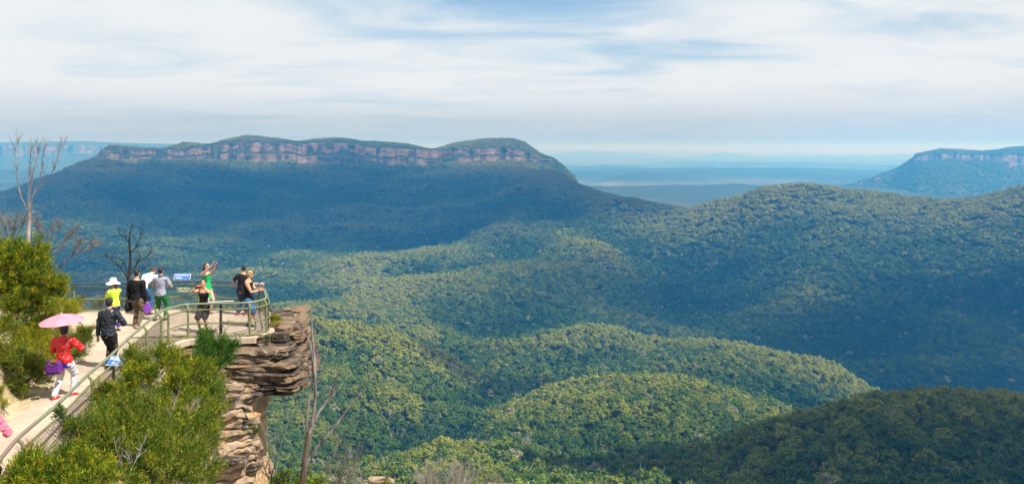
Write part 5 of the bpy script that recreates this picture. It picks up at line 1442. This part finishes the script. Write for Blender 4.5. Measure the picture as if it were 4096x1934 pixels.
        Ah = np.array([sd, pn_, fdir]); r.add(ellipsoid(pc, (.024 * H, .0105 * H, .034 * H), 10, 8, Ah))
        for q, ln in enumerate((.040, .045, .042, .033)):
            f0 = wr + fdir * .054 * H + sd * (.0195 - .013 * q) * H
            c1, c2 = curl * 1.0, curl * 1.9
            p1 = f0 + (fdir * math.cos(c1 * .6) + pn_ * math.sin(c1 * .6)) * ln * .48 * H
            p2 = p1 + (fdir * math.cos(c1) + pn_ * math.sin(c1)) * ln * .30 * H
            p3 = p2 + (fdir * math.cos(c2) + pn_ * math.sin(c2)) * ln * .26 * H
            r.add(ctube([f0 - fdir * .01 * H, p1, p2, p3], [.0058 * H, .0054 * H, .005 * H, .0042 * H], 7))
        t0 = wr + fdir * .018 * H + sd * .017 * H
        t1 = t0 + (fdir * .6 + sd * .7 + pn_ * .35) * .024 * H; t2 = t1 + (fdir * .85 + sd * .2 + pn_ * .6 * curl) * .022 * H
        r.add(ctube([t0, t1, t2], [.0075 * H, .0062 * H, .005 * H], 7))
    body = fused('body', r, skin, root, 0.0095, 0.0, 2)
    # clothing
    st, tm = top[0], top[1]
    g = {'tee': .012, 'jacket': .026, 'jumper': .020, 'tank': .015, 'dress': .015}[st.split('_')[0]]
    if st.startswith('dress'):
        torso(sh, g, -0.06, 0.262); hem = sp(-.02 * H) - np.array([0, 0, .20 * H])
        sh.add(loft([(hem, X * .115 * H, Yv * .095 * H), (sp(-.05 * H), X * .106 * H, Yv * .082 * H), (sp(0.03 * H), X * (.098 * H + g), Yv * (.070 * H + g)), (sp(.10 * H), X * .080 * H, Yv * .058 * H)], 18))
    else:
        t1 = .30 if st.startswith('tank') else .335
        if st.startswith('tank'): t1 = .262 if 'f' in st else .305
        torso(sh, g, -0.02, t1, 0.012 if not st.startswith('tank') else 0.0)
    if 'bust' in st:
        for s in (-1, 1): sh.add(ellipsoid(sp(.215 * H) + X * s * .042 * H + Yv * .058 * H, (.034 * H, .030 * H, .034 * H), 10, 8))
    if st.startswith('tank') or st.startswith('dress'):
        for s in (-1, 1):
            sh.add(ctube([sp(.245 * H) + X * s * .055 * H + Yv * (.06 * H), sp(.298 * H) + X * s * .062 * H + Yv * .045 * H, sp(.322 * H) + X * s * .060 * H, sp(.295 * H) + X * s * .058 * H - Yv * .05 * H, sp(.245 * H) + X * s * .05 * H - Yv * .062 * H], [.012, .012, .012, .014, .014], 8))
    else:
        lf = {'tee': 0.0, 'jacket': 1.0, 'jumper': 1.0}[st.split('_')[0]]
        for s, (sj, el, wr) in zip((-1, 1), arms):
            a0 = sj - X * s * .025 * H
            if lf == 0: sh.add(ctube([a0, sj, sj * .35 + el * .65], [.034 * H * w + g, .037 * H * w + g, .036 * H * w + g], 12))
            else:
                m1, m2 = (sj + el) / 2, (el + wr) / 2
                sh.add(ctube([a0, sj, m1, el, m2, wr * .96 + el * .04], [.033 * H * w + g, .037 * H * w + g, .032 * H * w + g, .028 * H + g, .026 * H + g * .9, .021 * H + g * .7], 12))
        if 'hood' in st:
            sh.add(ellipsoid(sp(.315 * H) - Yv * .055 * H, (.075 * H, .034 * H, .030 * H), 14, 8, np.array([X, Yv * .8 + up * .4, up])))
            sh.add(ellipsoid(sp(.275 * H) - Yv * .062 * H, (.055 * H, .026 * H, .045 * H), 14, 8, np.array([X, Yv, up])))
        if 'collar' in st or 'jacket' in st:
            cl = Raw(); cl.add(loft([(sp(.318 * H), X * .058 * H, Yv * .054 * H), (sp(.345 * H), X * .046 * H, Yv * .046 * H), (sp(.352 * H), X * .040 * H, Yv * .041 * H)], 14))
            fused('collar', cl, top[2] if len(top) > 2 else tm, root, 0.010, 0, 1)
    shirt = fused('dress' if st.startswith('dress') else {'tee': 'shirt', 'tank': 'tank_top', 'jacket': 'jacket', 'jumper': 'jumper'}[st.split('_')[0]], sh, tm, root, 0.012, 0.012 if ('jacket' in st or 'jumper' in st) else 0.006, 3)
    if bottom is not None:
        bs, bmt = bottom; gg = .015 if bs != 'slim' else .009
        torso(pn, .008, -0.06, 0.062)
        for hj, kn, an in knees:
            if bs == 'shorts': kk = hj * .12 + kn * .88; pn.add(ctube([hj, (hj + kk) / 2, kk], [.058 * H * w + gg, .052 * H * w + gg * 1.4, .048 * H * w + gg * 1.5], 12))
            elif bs == 'knee': kk = kn * .86 + an * .14; pn.add(ctube([hj, (hj + kn) / 2, kn, kk], [.058 * H * w + gg, .050 * H * w + gg, .042 * H + gg, .041 * H + gg], 12))
            else:
                hm = an + (kn - an) * (.02 if bs == 'long' else .08)
                pn.add(ctube([hj, (hj + kn) / 2, kn, kn * .6 + an * .4, hm], [.058 * H * w + gg, .049 * H * w + gg, .037 * H + gg, .035 * H + gg, (.030 if bs == 'long' else .024) * H + gg], 12))
        fused({'shorts': 'shorts', 'knee': 'shorts'}.get(bs, 'trousers'), pn, bmt, root, 0.012, 0.008, 3)
    fused('shoes', sho, shoes, root, 0.0095, 0, 1)
    link('soles', so.mesh('soles'), M_SOLE if shoes is not M_BLKPL else M_DARK, root, smooth=True)
    # hair
    hm, hs = hair
    hr = Raw()
    hr.add(ellipsoid(HC + hup * .022 * H - fw * .008 * H, (.050 * H, .056 * H, .052 * H), 14, 10, A))
    hr.add(ellipsoid(HC + hup * .004 * H - fw * .022 * H, (.048 * H, .042 * H, .052 * H), 14, 10, A))
    if hs == 'bob': hr.add(ellipsoid(HC - hup * .010 * H - fw * .012 * H, (.058 * H, .050 * H, .066 * H), 14, 10, A))
    if hs == 'long':
        hr.add(ctube([HC - fw * .04 * H + hup * .02 * H, HC - fw * .06 * H - hup * .05 * H, HC - fw * .055 * H - hup * .12 * H], [.035 * H, .034 * H, .016 * H], 10))
    if hs == 'pony':
        hr.add(ellipsoid(HC - fw * .062 * H + hup * .0 * H, (.018 * H, .020 * H, .018 * H), 8, 6, A)); hr.add(ctube([HC - fw * .064 * H, HC - fw * .072 * H - hup * .05 * H], [.014 * H, .009 * H], 8))
    hob = fused('hair', hr, hm, root, 0.010, 0.004, 1)
    kids = {c.name.split('.')[0]: c for c in root.children}
    for c in list(root.children):
        k = c.name.split('.')[0]
        if k in ('eye', 'mouth'): c.parent = body
        elif k == 'soles': c.parent = kids['shoes']
        elif k == 'collar': c.parent = shirt
    return dict(root=root, HC=HC, A=A, fw=fw, hup=hup, hx=hx_, arms=arms, sp=sp, X=X, Y=Yv, up=up, H=H, knees=knees)

def attach(name, me, mat, parent, loc=(0, 0, 0), rot=(0, 0, 0), smooth=False):
    o = link(name, me, mat, parent, smooth); o.location = loc; o.rotation_euler = rot; return o
def world_of(P, local):
    m = Matrix.Rotation(P['root'].rotation_euler.z, 4, 'Z'); return P['root'].location + (m @ Vector(local))
def raw_obj(name, vfs, mat, loc=(0, 0, 0), rz=0.0, parent=None, smooth=True):
    R_ = Raw()
    for v in vfs: R_.add(v)
    o = link(name, R_.mesh(name), mat, parent, smooth); o.location = loc
    if rz: o.rotation_euler = (0, 0, rz)
    return o
def band(P, k, t, mat, name='wristband', rr=.021, w_=.022):
    sj, el, wr = P['arms'][k]; d = (wr - el) / np.linalg.norm(wr - el); c = el + (wr - el) * t
    raw_obj(name, [ctube([c - d * w_ / 2, c + d * w_ / 2], [rr * P['H'], rr * P['H']], 10)], mat, parent=P['root'])

SK0, SK1, SK2 = SKIN
# 1 walker in red under the pink umbrella
W1 = person('person in red hooded jacket and grey trousers walking under the pink umbrella', (-9.86, 18.15, 0), R(-2), 1.60, SK2, ('jacket_hood_f', cloth((0.50, 0.012, 0.014), 0.42, sheen=.4)), ('long', cloth((0.50, 0.50, 0.53))), cloth((0.42, 0.035, 0.025), .6), (M_HAIRB, 'bob'),
            ((-.13, -.14, 0, -.1), (.115, .15, .01, -.25, .15)), ((-.10, .20, 1.02), (.14, .24, 1.12)), elbow=((-1, -.5, -.5), (1, -.35, -.45)), curl=1.2, build=1.05)
raw_obj('shirt_hem', [loft([(W1['sp'](-.075 * 1.6), W1['X'] * .172, W1['Y'] * .128), (W1['sp'](-.02 * 1.6), W1['X'] * .178, W1['Y'] * .132)], 16)], cloth((0.03, 0.02, 0.30)), parent=W1['root'])
# 2 man in navy jacket
W2 = person('person in dark navy jacket and black trousers walking ahead of the umbrella', (-10.05, 20.55, 0), R(-6), 1.74, SK2, ('jacket', cloth((0.017, 0.021, 0.029), 0.55, sheen=.25)), ('long', cloth((0.014, 0.014, 0.016))), M_BLKPL, (M_HAIRB, 'short'),
            ((-.09, .14, 0, .1), (.08, -.10, 0, -.1)), ((-.30, .02, .80), (.22, .30, 1.06)), elbow=((-.6, -1, 0), (1, -.8, -.2)), curl=1.3, lean=.05)
# 3 sun hat, lime shirt
W3 = person('person in white sun hat and lime shirt looking at a phone', (-11.92, 24.75, 0), R(62), 1.53, SK1, ('tee_f', cloth((0.50, 0.72, 0.06))), ('slim', cloth((0.035, 0.02, 0.16))), M_BLKPL, (M_HAIRN, 'long'),
            ((-.10, .04), (.10, -.05)), ((-.07, .30, 1.12), (.06, .31, 1.14)), elbow=((-.6, -.6, -1), (.6, -.6, -1)), curl=1.1, lean=.04, head=(0, -.25))
# 4 black jumper, khaki trousers
W4 = person('person in black jumper and khaki trousers holding a purple folder', (-11.52, 25.3, 0), R(-10), 1.75, SK2, ('jumper', cloth((0.010, 0.010, 0.011))), ('long', cloth((0.115, 0.092, 0.055))), cloth((0.20, 0.12, 0.07), .6), (M_HAIRB, 'short'),
            ((-.12, .10, 0, .05), (.17, -.16, .05, -.5, .45)), ((-.30, .05, .80), (.30, .06, .82)), elbow=((-.7, -1, 0), (.7, -1, 0)), curl=1.2, build=1.08)
# 5 white tee leaning over the rail
W5 = person('person in white t-shirt and blue jeans bent over the back railing', (-12.10, 27.25, 0), R(-18), 1.76, SK0, ('tee', cloth((0.70, 0.68, 0.75))), ('long', cloth((0.035, 0.085, 0.21))), M_BLKPL, (M_HAIRN, 'short'),
            ((-.12, .0), (.14, -.04)), ((-.18, .62, .99), (.22, .60, .99)), elbow=((-1, .0, .5), (1, -.2, .6)), curl=0.9, lean=.98, head=(0.2, -.9), hipz=.87, build=1.08)
# 6 grey polo, green trousers
W6 = person('person in grey polo shirt and green trousers facing the valley', (-11.16, 26.2, 0), R(-4), 1.69, SK2, ('tee_collar', cloth((0.27, 0.28, 0.35)), cloth((0.02, 0.025, 0.06))), ('slim', cloth((0.022, 0.135, 0.045))), cloth((0.05, 0.04, 0.045), .6), (M_HAIRB, 'short'),
            ((-.16, -.02, 0, .3), (.10, .05, 0, -.3)), ((-.14, .30, 1.05), (.15, .30, 1.06)), elbow=((-1, -.6, -.5), (1, -.6, -.5)), curl=1.1)
# 7 green dress
W7 = person('person in bright green dress holding a camera up at the back railing', (-10.10, 27.30, 0), R(-118), 1.68, SK0, ('dress_f_bust', cloth((0.012, 0.34, 0.10))), None, cloth((0.20, 0.12, 0.08)), (M_HAIRN, 'long'),
            ((-.09, .02), (.09, -.02)), ((-.03, .36, 1.66), (.12, .40, 1.67)), elbow=((-.8, .5, -1), (.9, .5, -.8)), curl=1.0, head=(0.2, .15), lean=-.06,
            palms=(((0.15, .3, 1), (0.6, .9, -.2)), ((-.1, .3, 1), (-.6, .9, -.2))))
# 8 black tank top, facing the camera
W8 = person('person in black tank top facing the camera with a red phone at the eyes', (-9.17, 24.55, 0), R(174), 1.58, SK1, ('tank_f_bust', cloth((0.012, 0.012, 0.013))), ('shorts', cloth((0.035, 0.035, 0.038), .8, .9, 26.0)), cloth((0.08, 0.06, 0.05)), (M_HAIRB, 'short'),
            ((-.10, .0), (.10, .02)), ((-.095, .24, 1.385), (.095, .24, 1.385)), elbow=((-1, .1, -.75), (1, .1, -.75)), curl=1.2, head=(0, .18),
            palms=(((.5, .35, .6), (.6, .7, -.3)), ((-.5, .35, .6), (-.6, .7, -.3))))
# 9 blond, profile
W9 = person('person with blond hair, black sleeveless top and denim shorts in profile', (-8.14, 25.42, 0), R(-84), 1.71, SK1, ('tank', cloth((0.010, 0.010, 0.012))), ('knee', cloth((0.04, 0.10, 0.22), .85, .45, 14.0)), M_BLKPL, (M_HAIRY, 'pony'),
            ((-.08, -.02), (.10, .06)), ((.02, .40, 1.14), (.12, .38, 1.12)), elbow=((-.8, -.8, -1), (.6, -1, -.5)), curl=1.6, head=(0, -.22), lean=.06, build=1.12)
# 10 black t-shirt, arm along the rail
W10 = person('person in black t-shirt resting an arm on the rail behind the blond visitor', (-8.88, 27.12, 0), R(-14), 1.66, SK1, ('tee', cloth((0.014, 0.013, 0.016))), ('long', cloth((0.03, 0.05, 0.10))), cloth((0.30, 0.08, 0.06)), (M_HAIRB, 'short'),
            ((-.12, -.02), (.12, .03)), ((-.25, .10, .88), (.60, .12, 1.03)), elbow=((-1, -.6, 0), (.2, -.6, -1)), curl=0.8, head=(0.5, 0), lean=.10, side=.10, hipz=.81)
# 11 pink jumper cut by the frame
W11 = person('person in pink jumper cut off by the left edge of the photo', (-8.16, 12.75, 0), R(4), 1.66, SK0, ('jumper_f', cloth((0.62, 0.16, 0.22))), ('long', cloth((0.03, 0.03, 0.04))), M_BLKPL, (M_HAIRN, 'short'),
            ((-.10, .12), (.10, -.10)), ((-.26, .06, .80), (.20, .26, 1.0)), elbow=((-.6, -1, 0), (1, -.7, -.3)), curl=1.2)

# turn the modelled volumes into single continuous skins
bpy.context.view_layer.update()
dg = bpy.context.evaluated_depsgraph_get()
conv = []
for o, wr in PENDING:
    conv.append((o, bpy.data.meshes.new_from_object(o.evaluated_get(dg)), wr))
for o, me, wr in conv:
    mats = [m for m in o.data.materials]
    o.modifiers.clear(); o.data = me
    me.materials.clear()
    for m in mats: me.materials.append(m)
    n = len(me.vertices); co = np.empty(n * 3, np.float32); me.vertices.foreach_get('co', co); co = co.reshape(-1, 3)
    if wr:
        nn = np.empty(n * 3, np.float32); me.vertices.foreach_get('normal', nn); nn = nn.reshape(-1, 3)
        s = fbm(co[:, 0] * 9 + co[:, 2] * 5 + 3, co[:, 1] * 9 - co[:, 2] * 13, 3)
        co = co + nn * (wr * 2.4 * (np.abs(s)[:, None] * 2 - .5))
        me.vertices.foreach_set('co', co.astype(np.float32).ravel())
    me.polygons.foreach_set('use_smooth', [True] * len(me.polygons)); me.update()

# ------------------------------------------------------------------ things the people carry
def umbrella():
    e = empty('umbrella', (-9.83, 18.12, 1.0)); tag(e, 'open pale pink umbrella held over the walker in red', 'umbrella')
    e.rotation_euler = (R(3), R(-3), R(12))
    m, g, b = new_mat('pink_umbrella_cloth'); b.inputs['Base Color'].default_value = (0.62, 0.27, 0.36, 1); b.inputs['Roughness'].default_value = .6
    geo = g.n('ShaderNodeNewGeometry'); g.put(b.inputs['Base Color'], g.mix(g.mapr(g.noise(geo.outputs['Position'], 9.0, 3.0), .35, .65), (0.58, 0.25, 0.34), (0.68, 0.32, 0.41)))
    tr = g.n('ShaderNodeBsdfTranslucent'); tr.inputs['Color'].default_value = (0.65, 0.28, 0.38, 1); mx = g.n('ShaderNodeMixShader'); mx.inputs[0].default_value = .3
    g.nt.links.new(b.outputs[0], mx.inputs[1]); g.nt.links.new(tr.outputs[0], mx.inputs[2]); g.nt.links.new(mx.outputs[0], g.nt.nodes['Material Output'].inputs['Surface'])
    for k in range(8):      # eight gores, sagging between the ribs
        a0, a1 = k * math.pi / 4, (k + 1) * math.pi / 4; V = []; nr, nc = 9, 9
        for i in range(nr):
            t = i / (nr - 1); rr = 0.475 * t; zz = 0.86 - 0.05 * t - 0.115 * t ** 2.2
            for j in range(nc):
                s = j / (nc - 1); a = a0 + (a1 - a0) * s; sag = math.sin(math.pi * s)
                r_ = rr * (1 - 0.075 * sag * t)
                V.append((r_ * math.cos(a), r_ * math.sin(a), zz - 0.022 * sag * t + 0.02 * sag * t ** 4))
        link('gore', np_mesh('gore', V, grid_faces(nr, nc)), m, e, smooth=True)
        V, Fc = tube([(0.475 * t * math.cos(a0), 0.475 * t * math.sin(a0), 0.855 - 0.05 * t - 0.115 * t ** 2.2) for t in (0.02, .3, .6, .85, 1.0)], [.003] * 5, 5)
        link('rib', np_mesh('rib', V, Fc), M_DARK, e)
    V, Fc = tube([(0, 0, 0.1), (0, 0, .5), (0, 0, .88)], [.006] * 3, 6); link('shaft', np_mesh('shaft', V, Fc), M_DARK, e)
    V, Fc = tube([(0, 0, .02), (0, 0, .06), (0, 0, .12)], [.012, .014, .011], 8); link('handle', np_mesh('handle', V, Fc), M_BLKPL, e)
    V, Fc = tube([(0, 0, .855), (0, 0, .875), (0, 0, .90)], [.012, .009, .004], 8); link('tip', np_mesh('tip', V, Fc), M_WHITE, e)
umbrella()
def handbag():
    e = empty('handbag', world_of(W1, (-0.09, -0.21, 0.60)), R(6)); tag(e, 'purple shoulder bag with brown leather flap and corners', 'bag')
    M_P = cloth((0.085, 0.016, 0.16), .6); M_L = plain('brown_leather', (0.20, 0.085, 0.05), .5, .3)
    bm = bmesh.new(); bmesh.ops.create_cube(bm, size=1.0); bmesh.ops.subdivide_edges(bm, edges=bm.edges[:], cuts=3, use_grid_fill=True)
    for v in bm.verts:
        t = v.co.z + .5; v.co = Vector((v.co.x * (0.40 - 0.12 * t), v.co.y * (0.13 - 0.07 * t), v.co.z * 0.27 + .135 - 0.015 * math.cos(v.co.x * 3)))
    bmesh.ops.bevel(bm, geom=[q for q in bm.edges if q.calc_face_angle(0) > .8], offset=.015, segments=2, affect='EDGES')
    me = bpy.data.meshes.new('pouch'); bm.to_mesh(me); bm.free(); link('pouch', me, M_P, e, smooth=True)
    for s in (-1, 1):
        o = link('corner', box_me('corner', 0.07, 0.135, 0.06, .012), M_L, e); o.location = (s * .165, 0, .03)
        V, Fc = tube([(-.08, s * .035, .25), (-.075, s * .05, .19), (0, s * .06, .165), (.075, s * .05, .19), (.08, s * .035, .25)], [.007] * 5, 6); link('handle', np_mesh('handle', V, Fc), M_L, e, smooth=True)
    fl_ = o = link('flap', box_me('flap', 0.13, 0.09, 0.055, .01), M_L, e); o.location = (0.0, -0.005, .262)
    o = link('clasp', box_me('clasp', 0.02, 0.01, 0.02, .003), plain('brass', (.6, .45, .15), .3, .5, 1.0), fl_); o.location = (0, -.05, 0)
    V, Fc = tube([(.13, .0, .26), (.20, 0.02, .42), (.27, .02, .62), (.29, .12, .80), (.27, .22, .82)], [.011] * 5, 6); link('strap', np_mesh('strap', V, Fc), M_L, e, smooth=True)
handbag()
# white sun hat
def sun_hat():
    HC, A = W3['HC'], W3['A']; p = world_of(W3, HC + W3['hup'] * .030)
    e = empty('sun_hat', p, W3['root'].rotation_euler.z); tag(e, 'floppy white sun hat on the visitor in lime', 'hat')
    M_H = cloth((0.74, 0.66, 0.62)); V = []; n = 28; prof = [(0.0, .135), (.05, .132), (.085, .110), (.100, .06), (.104, .02), (.135, .000), (.175, -.018), (.205, -.045)]
    for i, (r_, z_) in enumerate(prof):
        for j in range(n):
            a = 2 * math.pi * j / n; wv = .016 * math.sin(a * 3 + 1) * max(0, i - 4) / 3
            V.append((max(r_, .001) * math.cos(a), max(r_, .001) * math.sin(a), z_ + wv))
    Fs = [(i * n + j, i * n + (j + 1) % n, (i + 1) * n + (j + 1) % n, (i + 1) * n + j) for i in range(len(prof) - 1) for j in range(n)]
    me = np_mesh('brim', V, np.array(Fs)); o = link('crown_and_brim', me, M_H, e, smooth=True); so_ = o.modifiers.new('thick', 'SOLIDIFY'); so_.thickness = .006
    V, Fc = tube([(.106 * math.cos(2 * math.pi * k / 20), .106 * math.sin(2 * math.pi * k / 20), .03) for k in range(21)], [.012] * 21, 5); link('band', np_mesh('band', V, Fc), cloth((.70, .60, .56)), e, smooth=True)
sun_hat()
def gadget(name, label, P, local, rot, size, mat, lens=True, cat=None, screen=None):
    e = empty(name, world_of(P, local)); e.rotation_euler = rot; tag(e, label, cat or name.replace('_', ' '))
    link('case', box_me('case', *size, .003), mat, e)
    if lens:
        q = link('lens', box_me('lens', .02, .008, .02, .004), M_BLKPL, e); q.location = (size[0] * .3, -size[1] / 2 - .003, size[2] * .1)
    if screen: 
        q = link('screen', box_me('screen', size[0] * .86, .003, size[2] * .86), screen, e); q.location = (0, size[1] / 2 + .001, 0)
    return e
gadget('phone', 'small purple phone held by the visitor in the white hat', W3, (-.01, .355, 1.20), (R(-35), 0, R(62)), (.075, .012, .15), plain('purple_case', (.20, .06, .30)), True, 'phone', M_BLKPL)
gadget('phone', 'red phone held across the eyes by the visitor in the black tank top', W8, (0, .285, 1.40), (R(8), 0, R(174 + 180)), (.215, .014, .075), plain('red_case', (.52, .015, .02), .4), True, 'phone', M_BLKPL)
gadget('camera', 'small silver compact camera held up by the visitor in green', W7, (.045, .43, 1.745), (R(0), 0, R(-118)), (.10, .03, .06), plain('silver_case', (.6, .6, .62), .3, .5, .6), True, 'camera', M_BLKPL)
fo = empty('folder', world_of(W4, (.33, .05, .585)), R(-14)); fo.rotation_euler = (0, R(-28), R(-14)); tag(fo, 'bright purple folder in the hand of the visitor in black', 'folder')
link('cover', box_me('cover', .25, .022, .30, .004), plain('purple_folder', (.30, .08, .58), .45), fo)
q = link('paper', box_me('paper', .235, .012, .29), M_WHITE, fo); q.location = (.004, 0, .007)
sb = empty('shoulder_bag', world_of(W4, (-.27, .02, .56)), R(-10)); tag(sb, 'black shoulder bag at the hip of the visitor in the jumper', 'bag')
link('pouch', box_me('pouch', .13, .28, .27, .03), cloth((.012, .012, .013)), sb, smooth=True).location = (0, 0, .05)
V, Fc = tube([(0, -.08, .18), (.03, -.06, .5), (.10, .0, .80), (.03, .06, .5), (0, .08, .18)], [.012] * 5, 6); link('strap', np_mesh('strap', V, Fc), M_BLKPL, sb, smooth=True)
bt = empty('bottle', world_of(W2, (-.31, .045, .645)), 0); tag(bt, 'small orange drink bottle in the hand of the visitor in navy', 'bottle')
V, Fc = tube([(0, 0, 0), (0, 0, .01), (0, 0, .09), (0, 0, .12)], [.026, .031, .031, .016], 12); link('bottle_body', np_mesh('b', V, Fc), plain('orange_juice', (.75, .22, .02), .2, .5), bt, smooth=True)
V, Fc = tube([(0, 0, .12), (0, 0, .145)], [.016, .016], 10); link('cap', np_mesh('c', V, Fc), M_WHITE, bt, smooth=True)
# sunglasses pushed up on the blond head; shades on the one in green
for P, dz, df, lb in ((W9, .048, .030, 'dark sunglasses pushed up on the blond hair'), (W7, .008, .012, 'dark sunglasses worn by the visitor in green')):
    HC, fw, hu, hx2, H = P['HC'], P['fw'], P['hup'], P['hx'], P['H']
    e = empty('sunglasses', world_of(P, (0, 0, 0)), P['root'].rotation_euler.z); tag(e, lb, 'sunglasses')
    for s in (-1, 1):
        raw_obj('lens', [ellipsoid(HC + hu * dz * H * .9 + fw * (.046 * H + df * .2) + hx2 * s * .020 * H, (.017 * H, .006 * H, .012 * H), 10, 6, P['A'])], M_BLKPL, parent=e)
        raw_obj('temple', [ctube([HC + hu * dz * H * .9 + fw * .046 * H + hx2 * s * .040 * H, HC + hu * dz * H * .7 - fw * .02 * H + hx2 * s * .052 * H], [.004, .004], 6)], M_BLKPL, parent=e)
M_BLUEB = plain('blue_band', (.02, .10, .55), .4)
band(W7, 0, .78, M_BLUEB); band(W10, 1, .85, M_BLUEB); band(W8, 0, .86, M_BLKPL, 'watch'); band(W8, 1, .86, M_BLKPL, 'watch'); band(W9, 1, .88, M_BLKPL, 'watch')
cp = empty('camera_pouch', world_of(W9, (.06, .175, .86)), R(-84)); tag(cp, 'black camera pouch on the belt of the blond visitor', 'pouch')
link('case', box_me('case', .07, .05, .10, .012), M_BLKPL, cp, smooth=True)
